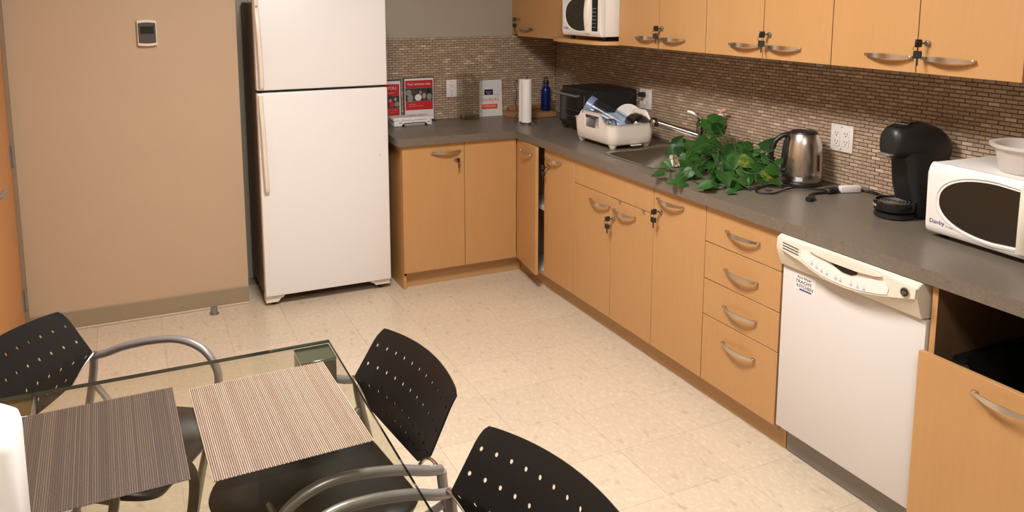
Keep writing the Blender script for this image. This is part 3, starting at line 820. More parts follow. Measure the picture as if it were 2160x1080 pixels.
# ------------------------------------------------------------------ microwaves
def microwave(label, loc, rz, W, D, H, feet, bowl=None):
    """local frame: front face towards -x at x=0, left end (seen from the front) at +y = 0, W along -y"""
    t = thing('microwave', label, 'microwave', loc, rz)
    L = lambda nm, b, m, p=None, **k: part(nm, b, m, p or t, world=False, **k)
    b = NB(); box(b, 0.028, D, -W+0.004, -0.004, feet, feet+H, 0.004, 2); L('case', b, 'plastic')
    # front panel with rounded upper and lower edges
    b = NB()
    prof = [(0.0285, 0), (0.012, 0.0), (0.003, 0.010), (0.0, 0.026), (0.0, H-0.035), (0.004, H-0.012), (0.014, H), (0.0285, H)]
    prism(b, [(x_, feet+z_) for x_, z_ in prof], 1, -W, 0)
    bmesh.ops.bevel(b, geom=[e for e in b.edges if abs(e.verts[0].co.y-e.verts[1].co.y) < 1e-6 and e.is_manifold and (abs(e.verts[0].co.y) < 1e-5 or abs(e.verts[0].co.y+W) < 1e-5)], offset=0.004, segments=2, affect='EDGES')
    f = L('front', b, 'plastic', smooth=45)
    # window: half-oval, flat at the handle side
    def half(cx_, cz_, a_, h_, xr, n=22, pw=0.8):
        pts = []
        for k in range(n+1):
            an = PI/2+PI*k/n
            cc, ss = math.cos(an), math.sin(an)
            pts.append((cx_-a_*cc*(-1)*(-1) if False else cx_+a_*abs(cc)**pw, cz_+h_*math.copysign(abs(ss)**pw, ss)))
        return pts, xr
    yc = -W*0.50; zc = feet+H*0.50
    hy, hz = W*0.40, H*0.385
    outer = [(yc+(hy+0.02)*abs(math.cos(PI/2+PI*k/24))**0.9, zc+0.002+(hz+0.016)*math.copysign(abs(math.sin(PI/2+PI*k/24))**0.9, math.sin(PI/2+PI*k/24))) for k in range(25)]
    inner = [(yc+hy*abs(math.cos(PI/2+PI*k/24))**0.9, zc+hz*math.copysign(abs(math.sin(PI/2+PI*k/24))**0.9, math.sin(PI/2+PI*k/24))) for k in range(25)]
    ex = -W*0.672
    curve_top = (ex, zc+hz*0.93); curve_bot = (ex+0.012, zc-hz*0.93)
    o_ = [(ex, zc+hz*0.93+0.016)]+outer+[(ex+0.012, zc-hz*0.93-0.014)]
    i_ = [curve_top]+inner+[curve_bot]
    b = NB()
    # sunken bevel ring between outer and inner outline
    A = [b.verts.new((-0.0006, p[0], p[1])) for p in o_]; B_ = [b.verts.new((0.006, p[0], p[1])) for p in i_]
    A2 = [b.verts.new((-0.0030, (p[0]+q[0])/2, (p[1]+q[1])/2)) for p, q in zip(o_, i_)]
    for a_, b_ in ((A, A2), (A2, B_)):
        for k in range(len(a_)-1): b.faces.new((a_[k], a_[k+1], b_[k+1], b_[k]))
    L('window_surround', b, 'plastic', f)
    b = NB(); prism(b, i_, 0, -0.0012, 0.0005); L('window', b, 'window', f)
    # bowed vertical handle
    b = NB(); lp = []
    for k in range(13):
        u = k/12; z = feet+0.018+(H-0.036)*u; s = math.sin(PI*u)
        y_ = ex-0.004+0.012*(1-s)-0.0
        lp.append([(-0.001, y_, z), (-0.010-0.018*s, y_-0.002, z), (-0.012-0.018*s, y_-0.010, z), (-0.006-0.010*s, y_-0.030, z), (-0.001, y_-0.034, z)])
    loft(b, lp); L('handle', b, 'cream', f, smooth=60)
    b = NB(); box(b, -0.0015, 0.001, -W*0.79, -W*0.93, feet+0.03, feet+H-0.03, 0.0006); L('control_strip', b, 'blackgloss', f)
    b = NB()
    for k in range(6): 
        for j in range(2): box(b, -0.0022, -0.0014, -W*0.81-j*W*0.05, -W*0.84-j*W*0.05, feet+0.05+0.02*k, feet+0.053+0.02*k)
    L('button_print', b, 'greytext', f)
    b = NB()
    for k in range(8): box(b, 0.12+0.012*k, 0.125+0.012*k, -W+0.0035, -W+0.005, feet+H*0.35, feet+H*0.6)
    L('side_vents', b, 'gap', t)
    bm_ = text_bm('Danby', 0.019, 1.15); bm_.transform(Matrix.Translation((-0.0008, -0.047, feet+0.040)) @ Matrix.Rotation(-PI/2, 4, 'Z') @ Matrix.Rotation(PI/2, 4, 'X')); L('logo_lettering', bm_, 'bluetext', f, smooth=0)
    bm_ = text_bm('Designer', 0.009, 1.1); bm_.transform(Matrix.Translation((-0.0008, -0.098, feet+0.034)) @ Matrix.Rotation(-PI/2, 4, 'Z') @ Matrix.Rotation(PI/2, 4, 'X')); L('logo_lettering', bm_, 'greytext', f, smooth=0)
    for xx in (0.05, D-0.04):
        for yy in (-0.04, -W+0.04):
            b = NB(); lathe(b, [(0.012, 0.0005), (0.014, feet)], xx, yy, 0, 12); L('foot', b, 'black')
    return t
microwave('white microwave on the counter at the right edge, under a plastic tub', (-0.335, -3.165, CT), R(-3.5), 0.495, 0.325, 0.235, 0.018)
microwave('white microwave up on the shelf between the wall cabinets', (-0.452, -0.880, ZU+0.0185), R(0), 0.412, 0.33, 0.238, 0.024)
bx, by, bz = -0.20, -3.42, CT+0.018+0.235+0.001
t = thing('plastic_tub', 'round translucent plastic tub on top of the lower microwave', 'tub', (bx, by, bz))
b = NB(); lathe(b, [(0.086, 0), (0.090, 0.004), (0.106, 0.075), (0.108, 0.078), (0.122, 0.080), (0.123, 0.088), (0.117, 0.090), (0.106, 0.087), (0.086, 0.006), (0.082, 0.004)], bx, by, bz, 40)
part('tub_body', b, 'milky', t, smooth=50)

# ------------------------------------------------------------------ mosaic backsplash
TW, TH = 0.0425, 0.01505
ZB0, ZB1 = CT, 1.4512
camp = Vector((-2.7472, -4.9409, 1.7078))
def tile_proto():
    b = NB(); w2, h2, t_ = TW/2-0.0012, TH/2-0.0014, 0.004
    lp = [[(-w2, 0, -h2), (w2, 0, -h2), (w2, 0, h2), (-w2, 0, h2)], [(-w2, -t_+0.001, -h2), (w2, -t_+0.001, -h2), (w2, -t_+0.001, h2), (-w2, -t_+0.001, h2)],
          [(-w2+0.001, -t_, -h2+0.001), (w2-0.001, -t_, -h2+0.001), (w2-0.001, -t_, h2-0.001), (-w2+0.001, -t_, h2-0.001)]]
    loft(b, lp, cap0=False)
    return b
tp = tile_proto(); tp_me = mesh_from('tile', tp, MT['tile'], 0)
tv = [v.co.copy() for v in tp_me.vertices]; tf = [tuple(p.vertices) for p in tp_me.polygons]
def backsplash(side):
    name = 'backsplash'
    if side == 'back':
        b = NB(); box(b, -1.372, -0.0005, -0.0035, -0.0005, ZB0+0.0005, ZB1); L0, L1 = -1.371, -0.008
        lab = 'beige brick mosaic backsplash on the back wall beside the refrigerator'
    else:
        b = NB(); box(b, -0.0035, -0.0005, -4.28, -0.0005, ZB0+0.0005, ZB1); L0, L1 = 0.008, 4.27
        lab = 'beige brick mosaic backsplash on the right wall under the wall cabinets'
    root = part(name, b, 'mortar', smooth=0); tag(root, lab, 'backsplash')
    cells = []
    rows = int((ZB1-ZB0)/TH)
    ph = (ZB1-ZB0)/rows
    for r in range(rows):
        off = (r % 2)*TW*0.5
        n = int((L1-L0)/TW)
        for k in range(-1, n+1):
            s_ = L0+off+(k+0.5)*TW+random.uniform(-0.001, 0.001)
            if s_ < L0-TW*0.3 or s_ > L1+TW*0.3: continue
            z = ZB0+0.0005+(r+0.5)*ph
            cells.append((s_, z))
    def place(s_, z):
        if side == 'back': return Vector((s_, -0.0035, z))
        return Vector((-0.0035, -s_, z))
    cells = [(place(*c_)) for c_ in cells]
    fwv = fw
    def key(p):
        d_ = p-camp; z_ = d_.dot(fwv); px = CX+FPX*d_.dot(rt)/z_; py = CY-FPX*d_.dot(up)/z_
        vis = 0 < px < 2160 and 0 < py < 1080
        if side == 'right':       # behind the microwave / coffee machine / wall cabinets' shade stays last
            if -4.2 < p.y < -3.12 and p.z < 1.19: vis = False
        else:
            if p.x < -1.385: vis = False
        return (not vis, z_)
    cells.sort(key=key)
    rot = 0.0 if side == 'back' else -PI/2
    for p in cells[:300]:
        o = bpy.data.objects.new('tile', tp_me); COL.objects.link(o); o.parent = root; o.location = p; o.rotation_euler = (random.uniform(-0.02, 0.02), 0, rot+random.uniform(-0.015, 0.015))
    V = []; F = []
    ca, sa = math.cos(rot), math.sin(rot)
    for p in cells[300:]:
        base = len(V)
        tl = random.uniform(-0.0005, 0.0005)
        for v in tv: V.append((p.x+v.x*ca-v.y*sa, p.y+v.x*sa+v.y*ca, p.z+v.z))
        F += [tuple(i+base for i in f_) for f_ in tf]
    me = bpy.data.meshes.new('tiles'); me.from_pydata(V, [], F); me.materials.append(MT['tiles']); me.update()
    o = bpy.data.objects.new('tiles', me); COL.objects.link(o); o.parent = root; o['kind'] = 'stuff'
backsplash('back'); backsplash('right')

# ------------------------------------------------------------------ outlets
def outlet(label, c, side, gangs=1, two_row=True):
    t = thing('outlet', label, 'outlet', c, 0 if side == 'back' else -PI/2)
    L = lambda nm, b, m, p=None, **k: part(nm, b, m, p or t, world=False, **k)
    w_ = 0.037 if gangs == 1 else 0.058
    b = NB(); box(b, -w_, w_, -0.006, 0.0, -0.058, 0.058, 0.002, 2); L('plate', b, 'plate')
    for gx in ([0] if gangs == 1 else [-0.024, 0.024]):
        b = NB(); box(b, gx-0.017, gx+0.017, -0.0085, -0.006, -0.034, 0.034, 0.001); s_ = L('socket', b, 'plate')
        for z in (-0.018, 0.018):
            b = NB(); box(b, gx-0.008, gx-0.006, -0.0092, -0.0085, z, z+0.008); box(b, gx+0.006, gx+0.008, -0.0092, -0.0085, z, z+0.008); disc(b, (gx, -0.0092, z-0.007), 0.0026, 1, 0.0007, 10)
            L('slot', b, 'gap', s_)
    b = NB(); disc(b, (0, -0.007, 0.047), 0.003, 1, 0.001, 10); disc(b, (0, -0.007, -0.047), 0.003, 1, 0.001, 10); L('screw', b, 'lockgrey')
    return t
outlet('white single outlet plate on the mosaic left of the glass vase', (-0.798, -0.0078, 1.112), 'back')
outlet('white double outlet plate behind the dish rack with a black plug in it', (-0.0078, -1.095, 1.122), 'right', 2)
outlet('white double outlet plate right of the kettle', (-0.0078, -2.515, 1.115), 'right', 2)
# ------------------------------------------------------------------ toaster oven
t = thing('toaster_oven', 'black toaster oven in the counter corner behind the dish rack', 'toaster oven', (-0.322, -0.630, CT), R(0))
ox, oy = -0.322, -0.630
b = NB(); box(b, ox+0.012, -0.018, -1.012, oy, CT+0.018, CT+0.262, 0.008, 2); part('case', b, 'black', t)
b = NB(); box(b, ox-0.004, ox+0.0115, -0.925, oy-0.006, CT+0.040, CT+0.232, 0.003); dd = part('door', b, 'darkmetal', t)
b = NB(); box(b, ox-0.006, ox-0.0045, -0.905, oy-0.022, CT+0.060, CT+0.205); part('door_glass', b, 'blackgloss', dd)
b = NB(); tube(b, [(ox-0.038, -0.89, CT+0.222), (ox-0.038, oy+0.004, CT+0.222)], 0.009, 8, flat=0.8); box(b, ox-0.036, ox-0.004, -0.865, -0.875, CT+0.216, CT+0.226); box(b, ox-0.036, ox-0.004, oy-0.025, oy-0.035, CT+0.216, CT+0.226); part('handle', b, 'grey', dd)
b = NB(); box(b, ox, ox+0.0115, -0.930, -1.008, CT+0.03, CT+0.25, 0.002); cp = part('control_panel', b, 'darkmetal', t)
for z in (0.07, 0.14, 0.21):
    b = NB(); tube(b, [(ox, -0.969, CT+z), (ox-0.018, -0.969, CT+z)], 0.017, 14); part('knob', b, 'black', cp)
b = NB()
for z in (0.09, 0.13):
    for k in range(8): tube(b, [(ox-0.0075, -0.66-0.03*k, CT+z), (ox-0.0075, -0.685-0.03*k, CT+z)], 0.0008, 4)
part('rack_wires', b, 'grey', dd)
for xx in (ox+0.03, -0.05):
    for yy in (oy-0.03, -0.98):
        b = NB(); lathe(b, [(0.012, 0.0005), (0.014, 0.019)], xx, yy, CT, 10); part('foot', b, 'black', t)

b = NB()
box(b, -0.055, -0.0155, -1.078, -1.104, 1.135, 1.163, 0.006, 2)
tube(b, catmull([(-0.05, -1.085, 1.15), (-0.075, -1.060, 1.145), (-0.09, -1.035, 1.10), (-0.04, -1.030, 1.0), (-0.03, -1.034, 0.93), (-0.03, -1.03, 0.918)], 5), 0.0035, 6)
part('cord', b, 'black', t, label='black cord and plug in the wall outlet')

# ------------------------------------------------------------------ bamboo tray / board in the corner and blue bottle
t = thing('wooden_tray', 'brown wooden corner tray with a raised back step', 'tray', (-0.27, -0.15, CT))
b = NB(); box(b, -0.395, -0.13, -0.245, -0.012, CT+0.001, CT+0.036, 0.003); part('base', b, 'tan', t)
b = NB(); box(b, -0.395, -0.13, -0.075, -0.014, CT+0.036, CT+0.058, 0.003); part('step', b, 'tan', t)
b = NB(); prism(b, [(-0.43, -0.02), (-0.396, -0.02), (-0.396, -0.245), (-0.36, -0.262), (-0.43, -0.10)], 2, CT+0.001, CT+0.034); part('side_rail', b, 'tan', t)
qx, qy, qz = -0.170, -0.165, CT+0.0365
t = thing('water_bottle', 'blue metal water bottle with black cap standing on the wooden tray', 'bottle', (qx, qy, qz))
b = NB(); lathe(b, [(0.030, 0), (0.034, 0.004), (0.034, 0.135), (0.030, 0.155), (0.018, 0.168), (0.016, 0.178)], qx, qy, qz, 24); part('body', b, 'blue', t, smooth=50)
b = NB(); lathe(b, [(0.019, 0.179), (0.020, 0.20), (0.016, 0.208)], qx, qy, qz, 18); tube(b, [(qx+0.012*math.cos(a), qy, qz+0.208+0.014*math.sin(a)+0.004) for a in [PI*i/8 for i in range(9)]], 0.004, 6); part('cap', b, 'black', t)
b = NB(); tube(b, catmull([(qx-0.015, qy-0.01, qz+0.20), (qx-0.035, qy-0.015, qz+0.185), (qx-0.045, qy-0.02, qz+0.155), (qx-0.030, qy-0.02, qz+0.165), (qx-0.012, qy-0.012, qz+0.195)], 4), 0.003, 6); part('clip', b, 'chrome', t, label='silver carabiner clip')

# ------------------------------------------------------------------ paper towel holder
px_, py_ = -0.452, -0.430
t = thing('paper_towel_holder', 'chrome wire paper towel holder with curled side arm', 'holder', (px_, py_, CT))
b = NB()
def circ(cx, cy, r, z, n=24): return [(cx+r*math.cos(2*PI*i/n), cy+r*math.sin(2*PI*i/n), z) for i in range(n)]
tube(b, circ(px_, py_, 0.028, CT+0.006), 0.0025, 6, True)
for a in (0.2, 2.3, 4.4):
    tube(b, circ(px_+0.052*math.cos(a), py_+0.052*math.sin(a), 0.026, CT+0.004), 0.0025, 6, True)
part('base', b, 'chrome', t)
b = NB(); tube(b, [(px_, py_, CT+0.004), (px_, py_, CT+0.298)], 0.003, 8); disc(b, (px_, py_, CT+0.298), 0.009, 2, 0.006, 12); part('pole', b, 'chrome', t)
b = NB()
ax_, ay_ = px_-0.062, py_+0.028
tube(b, catmull([(ax_, ay_, CT+0.004), (ax_-0.006, ay_, CT+0.04), (ax_+0.012, ay_, CT+0.065), (ax_+0.004, ay_, CT+0.10), (ax_-0.004, ay_, CT+0.14), (ax_+0.008, ay_, CT+0.19), (ax_-0.003, ay_, CT+0.235), (ax_-0.006, ay_, CT+0.262), (ax_+0.006, ay_, CT+0.275), (ax_+0.014, ay_, CT+0.262), (ax_+0.006, ay_, CT+0.248)], 5), 0.0028, 6)
part('arm', b, 'chrome', t)
b = NB()
lathe(b, [(0.012, 0.012), (0.034, 0.012), (0.034, 0.287), (0.012, 0.287), (0.012, 0.012)], px_, py_, CT, 32, cap0=False, cap1=False)
# loose sheet edge
lp = []
for i in range(9):
    a = PI*0.62+0.09*i
    rr = 0.035+0.0018*i
    lp.append([(px_+rr*math.cos(a), py_+rr*math.sin(a), CT+0.013), (px_+rr*math.cos(a), py_+rr*math.sin(a), CT+0.286)])
rows = [[b.verts.new(p) for p in l_] for l_ in lp]
for a_, c_ in zip(rows, rows[1:]): b.faces.new((a_[0], c_[0], c_[1], a_[1]))
tag(part('paper_towel_roll', b, 'paper', smooth=50), 'slim white paper towel roll on the chrome holder', 'paper towel')

# ------------------------------------------------------------------ back counter: sign holders, first-aid box, vase, card
def sign(label, x0, x1, z1, content):
    t = thing('sign_holder', label, 'sign', ((x0+x1)/2, -0.028, CT))
    yb = -0.016; yf = -0.022
    b = NB(); box(b, x0, x1, yb, -0.0095, CT+0.003, z1, 0.001); box(b, x0, x1, -0.055, -0.0095, CT+0.0005, CT+0.0035); part('frame', b, 'black', t)
    b = NB(); box(b, x0+0.006, x1-0.006, yf+0.002, yb, CT+0.008, z1-0.006); part('sheet', b, 'card', t, smooth=0)
    return t, yf+0.002
t, yf = sign('red and white framed notice reading THANK YOU half hidden by the refrigerator', -1.352, -1.149, 1.186, 0)
b = NB(); box(b, -1.345, -1.163, yf-0.001, yf, 1.085, 1.160); part('red_banner', b, 'red', t, smooth=0)
b = NB(); box(b, -1.345, -1.163, yf-0.001, yf, 1.005, 1.084); part('picture', b, 'photo', t, smooth=0)
b = NB(); box(b, -1.345, -1.163, yf-0.001, yf, 0.955, 1.004); part('red_banner', b, 'red', t, smooth=0)
text('lettering', 'THANK YOU.', 0.030, 'whitetext', t, (-1.262, yf-0.0016, 1.134), '-y', 0.92)
text('lettering', 'for your generous support', 0.011, 'whitetext', t, (-1.255, yf-0.0016, 1.105), '-y', 1.0)
for k in range(3):
    b = NB(); box(b, -1.32, -1.18-0.02*k, yf-0.0016, yf-0.001, 0.989-0.012*k, 0.991-0.012*k); part('small_print', b, 'pink', t, smooth=0)
for (xx, zz_, rr, mm) in ((-1.225, 1.055, 0.012, 'skin'), (-1.19, 1.062, 0.011, 'skin'), (-1.215, 1.03, 0.018, 'red'), (-1.18, 1.03, 0.016, 'photogrey'), (-1.26, 1.045, 0.012, 'photogrey')):
    b = NB(); disc(b, (xx, yf-0.0018, zz_), rr, 1, 0.0007, 12); part('picture_figure', b, mm, t, smooth=0)
t, yf = sign('larger red and white framed notice with white script above a group photo', -1.133, -0.922, 1.197, 1)
b = NB(); box(b, -1.122, -0.934, yf-0.001, yf, 1.128, 1.178); part('red_banner', b, 'red', t, smooth=0)
b = NB(); box(b, -1.122, -0.934, yf-0.001, yf, 1.043, 1.127); part('picture', b, 'photo', t, smooth=0)
b = NB(); box(b, -1.122, -0.934, yf-0.001, yf, 0.985, 1.042); part('red_banner', b, 'red', t, smooth=0)
text('lettering', 'Your welcome helps', 0.022, 'whitetext', t, (-1.028, yf-0.0016, 1.154), '-y', 0.88)
for k in range(2):
    b = NB(); box(b, -1.10, -1.05+0.05*k, yf-0.0016, yf-0.001, 1.022-0.012*k, 1.024-0.012*k); part('small_print', b, 'pink', t, smooth=0)
for (xx, zz_, rx_, rz_, mm) in ((-0.962, 1.103, 0.014, 0.018, 'navy'), (-0.960, 1.104, 0.009, 0.012, 'skin'), (-0.958, 1.068, 0.018, 0.022, 'photogrey'), (-1.035, 1.066, 0.024, 0.022, 'card'), (-1.09, 1.062, 0.02, 0.026, 'photogrey'), (-0.995, 1.075, 0.013, 0.020, 'skin'), (-1.02, 1.098, 0.010, 0.012, 'photogrey'), (-1.10, 1.10, 0.02, 0.02, 'photogrey')):
    b = NB(); disc(b, (xx, yf-0.0018-random.uniform(0, 0.0006), zz_), rx_, 1, 0.0007, 14, rz_); part('picture_figure', b, mm, t, smooth=0)

t = thing('first_aid_box', 'flat white plastic first-aid case lying in front of the notices', 'case', (-1.13, -0.12, CT))
bx0, bx1, by0, by1 = -1.262, -1.0, -0.198, -0.060
b = NB(); box(b, bx0+0.006, bx1-0.006, by0+0.004, by1-0.004, CT+0.001, CT+0.035, 0.004, 2); part('base', b, 'plastic', t)
b = NB(); box(b, bx0, bx1, by0, by1, CT+0.0355, CT+0.054, 0.005, 2); ld = part('lid', b, 'plastic', t)
b = NB(); box(b, bx0+0.022, bx1-0.022, by0+0.018, by1-0.018, CT+0.054, CT+0.0555, 0.0005); part('lid_panel', b, 'card', ld)
text('lettering', 'First Aid Kit', 0.036, 'redtext', t, ((bx0+bx1)/2, (by0+by1)/2-0.012, CT+0.0563), 'up', 1.05)
for xx in (bx0+0.045, bx1-0.030):
    b = NB(); box(b, xx-0.010, xx+0.010, by0-0.005, by0-0.0002, CT+0.024, CT+0.048, 0.002); part('latch', b, 'plastic', t)
b = NB(); box(b, -1.136, -1.126, by0-0.003, by0-0.0002, CT+0.028, CT+0.044, 0.001); part('latch', b, 'plastic', t)
b = NB(); tube(b, catmull([(-1.20, by0-0.001, CT+0.006), (-1.195, by0-0.010, CT+0.019), (-1.17, by0-0.014, CT+0.022), (-1.09, by0-0.014, CT+0.022), (-1.055, by0-0.010, CT+0.019), (-1.045, by0-0.001, CT+0.006)], 4), 0.003, 6)
box(b, -1.205, -1.19, by0-0.004, by0+0.0035, CT+0.003, CT+0.012); box(b, -1.055, -1.040, by0-0.004, by0+0.0035, CT+0.003, CT+0.012)
part('handle', b, 'darkmetal', t)

t = thing('vase', 'tall square smoky glass vase between the outlet and the white card', 'vase', (-0.695, -0.075, CT))
b = NB(); cx, cy = -0.695, -0.075
loft(b, [ring(0.066, 0.052, 0.012, CT+0.001, cx, cy, 3), ring(0.072, 0.056, 0.012, CT+0.012, cx, cy, 3), ring(0.074, 0.058, 0.012, CT+0.300, cx, cy, 3), ring(0.060, 0.044, 0.008, CT+0.300, cx, cy, 3), ring(0.056, 0.040, 0.008, CT+0.035, cx, cy, 3)])
part('vase_body', b, 'vase', t, smooth=30)
b = NB(); loft(b, [ring(0.055, 0.039, 0.006, CT+0.005, cx, cy, 3), ring(0.055, 0.039, 0.006, CT+0.030, cx, cy, 3)]); part('vase_base', b, glass('thick_glass', (0.6, 0.62, 0.58)), t, label='thick glass bottom')

t = thing('first_aid_folder', 'upright white folder reading First Aid Kit with a dark card in its pocket', 'folder', (-0.517, -0.03, CT))
b = NB(); prism(b, [(-0.603, CT+0.001), (-0.431, CT+0.001), (-0.438, 1.158), (-0.600, 1.158)], 1, -0.026, -0.014); part('back_sheet', b, 'card', t, smooth=0)
b = NB(); prism(b, [(-0.602, CT+0.001), (-0.431, CT+0.001), (-0.445, 1.052), (-0.455, 1.058), (-0.602, 1.058)], 1, -0.030, -0.0265); part('pocket', b, 'card', t, smooth=0)
b = NB(); box(b, -0.566, -0.504, -0.029, -0.0265, 1.05, 1.094); part('card', b, 'navy', t, smooth=0, label='small dark blue card')
b = NB(); box(b, -0.602, -0.455, -0.0305, -0.0300, 1.0575, 1.0590); part('pocket_edge', b, 'navy', t, smooth=0)
text('card_lettering', 'FIRST AID', 0.010, 'whitetext', t, (-0.535, -0.0296, 1.077), '-y')
text('card_lettering', 'GUIDE', 0.008, 'whitetext', t, (-0.535, -0.0296, 1.065), '-y')
text('lettering', 'First Aid Kit', 0.032, 'redtext', t, (-0.527, -0.0305, 1.024), '-y', 0.85)
b = NB(); box(b, -0.586, -0.470, -0.0308, -0.0302, 0.962, 0.994); part('red_label', b, 'redtext', t, smooth=0)
for k in range(2):
    b = NB(); box(b, -0.575, -0.485, -0.0312, -0.0308, 0.983-0.008*k, 0.985-0.008*k); part('small_print', b, 'whitetext', t, smooth=0)

# ------------------------------------------------------------------ dish rack and dishes
rx, ry = -0.326, -1.245
t = thing('dish_rack', 'cream plastic dish rack tub with arched handles and feet', 'dish rack', (rx, ry, CT))
HX, HY = 0.140, 0.195
N = 9
def rk(hx_, hy_, r_, z, arch=0.0, ins=0.0):
    out = []
    for x_, y_ in rrect(hx_, hy_, r_, N):
        zz_ = z
        if arch:
            u = abs(y_)/(hy_)
            if abs(x_) > hx_-r_*1.02:
                s_ = max(0.0, min(1.0, (0.80-u)/0.28)); s_ = s_*s_*(3-2*s_)
                zz_ += arch*s_
        out.append((rx+x_, ry+y_, zz_))
    return out
def dense(loop, n=8):
    out = []
    for i, p in enumerate(loop):
        q = loop[(i+1) % len(loop)]
        d_ = math.dist(p, q)
        m_ = max(1, int(d_/0.013))
        for k in range(m_): out.append(tuple(p[j]+(q[j]-p[j])*k/m_ for j in range(3)))
    return out
def rk2(hx_, hy_, r_, z, arch=0.0):
    base = dense([(x_, y_, 0) for x_, y_ in RR])
    out = []
    for x_, y_, _ in base:
        X_, Y_ = x_*hx_/HX, y_*hy_/HY
        zz_ = z
        if arch and abs(x_) > HX-0.02:
            u = abs(Y_)/hy_
            s_ = max(0.0, min(1.0, (0.72-u)/0.30)); s_ = s_*s_*(3-2*s_)
            zz_ += arch*s_
        out.append((rx+X_, ry+Y_, zz_))
    return out
RR = rrect(HX, HY, 0.045, 6)
outer = [rk2(HX-0.012, HY-0.012, 0, CT+0.022), rk2(HX-0.004, HY-0.005, 0, CT+0.030), rk2(HX, HY, 0, CT+0.07), rk2(HX+0.002, HY+0.002, 0, CT+0.096), rk2(HX+0.004, HY+0.004, 0, CT+0.118, 0.046), rk2(HX+0.006, HY+0.006, 0, CT+0.134, 0.050), rk2(HX+0.009, HY+0.009, 0, CT+0.137, 0.050)]
inner = [rk2(HX+0.002, HY+0.002, 0, CT+0.136, 0.049), rk2(HX-0.001, HY-0.001, 0, CT+0.118, 0.046), rk2(HX-0.003, HY-0.003, 0, CT+0.096), rk2(HX-0.004, HY-0.004, 0, CT+0.07), rk2(HX-0.010, HY-0.010, 0, CT+0.034), rk2(HX-0.016, HY-0.016, 0, CT+0.027)]
b = NB()
loops = outer+inner
rows = [[b.verts.new(p) for p in lp] for lp in loops]
n = len(rows[0])
for ri, (A, B_) in enumerate(zip(rows, rows[1:])):
    for i in range(n):
        j = (i+1) % n
        f_ = (A[i], A[j], B_[j], B_[i])
        mx_ = sum(abs(v.co.x-rx) for v in f_)/4; my_ = sum(abs(v.co.y-ry) for v in f_)/4
        # the hand hole in both arched sides
        if mx_ > HX-0.03 and my_ < 0.070 and ri in (3, 8): continue
        b.faces.new(f_)
b.faces.new(rows[0][::-1]); b.faces.new(rows[-1])
# close the edges of the hand holes between outer and inner skins
def idx_hole():
    s_ = [i for i in range(n) if abs((rows[3][i].co.x+rows[3][(i+1) % n].co.x)/2-rx) > HX-0.03 and abs((rows[3][i].co.y+rows[3][(i+1) % n].co.y)/2-ry) < 0.070]
    return s_
hs_ = set(idx_hole())
for i in hs_:
    j = (i+1) % n
    b.faces.new((rows[3][i], rows[3][j], rows[9][j], rows[9][i]))
    b.faces.new((rows[4][i], rows[4][j], rows[8][j], rows[8][i]))
    if (i-1) % n not in hs_: b.faces.new((rows[3][i], rows[4][i], rows[8][i], rows[9][i]))
    if j not in hs_: b.faces.new((rows[3][j], rows[4][j], rows[8][j], rows[9][j]))
part('tub', b, 'rack', t, smooth=50)
for sx in (-1, 1):
    for sy in (-1, 1):
        b = NB(); lathe(b, [(0.013, 0.0005), (0.017, 0.006), (0.024, 0.0225)], rx+sx*0.105, ry+sy*0.155, CT, 14); part('foot', b, 'rack', t)
b = NB(); box(b, rx-0.02, rx+0.045, ry-HY-0.010, ry-HY+0.004, CT+0.018, CT+0.023, 0.001); part('drain_spout', b, 'rack', t)
# ribs on the floor of the rack
b = NB()
for k in range(7): box(b, rx-0.11, rx+0.11, ry-0.15+k*0.05-0.002, ry-0.15+k*0.05+0.002, CT+0.0272, CT+0.036)
part('ribs', b, 'rack', t)

# tilted clear pitcher with blue rim
def oriented(loc, zdir, xhint=(1, 0, 0)):
    z = Vector(zdir).normalized(); x_ = Vector(xhint); x_ = (x_-z*x_.dot(z)).normalized(); y_ = z.cross(x_)
    m_ = Matrix((x_, y_, z)).transposed().to_4x4(); m_.translation = Vector(loc); return m_
mo = oriented((-0.235, -1.355, CT+0.062), (-0.17, 0.20, 0.125))
t = thing('pitcher', 'clear blue-tinted plastic pitcher lying tilted in the dish rack', 'pitcher', mo.translation)
t.rotation_euler = mo.to_euler()
def Lp(nm, b, m, p=None, **k): return part(nm, b, m, p or t, world=False, **k)
b = NB(); lathe(b, [(0.044, 0), (0.047, 0.004), (0.056, 0.31), (0.0545, 0.31), (0.045, 0.006), (0.0, 0.006)], 0, 0, 0, 28, cap1=False); Lp('body', b, 'blueclear', smooth=50)
b = NB(); lathe(b, [(0.0565, 0.290), (0.060, 0.292), (0.061, 0.327), (0.0575, 0.327), (0.0570, 0.292)], 0, 0, 0, 28, cap0=False, cap1=False); Lp('rim', b, 'bluerim', smooth=50, label='blue rim band')
b = NB(); tube(b, catmull([(0.058, 0, 0.25), (0.095, 0, 0.235), (0.098, 0, 0.15), (0.085, 0, 0.09), (0.052, 0, 0.08)], 5), 0.006, 8); Lp('handle', b, 'blueclear')
# white plate standing
mo = oriented((-0.205, -1.205, CT+0.125), (-0.75, -0.62, 0.25))
t = thing('plate', 'white plate standing on edge in the dish rack', 'plate', mo.translation); t.rotation_euler = mo.to_euler()
b = NB(); lathe(b, [(0.0, 0.0), (0.052, 0.0), (0.060, 0.004), (0.079, 0.010), (0.081, 0.012), (0.079, 0.0135), (0.058, 0.008), (0.050, 0.004), (0.0, 0.004)], 0, 0, 0, 36, cap0=False, cap1=False); Lp('plate_disc', b, 'plastic', smooth=40)
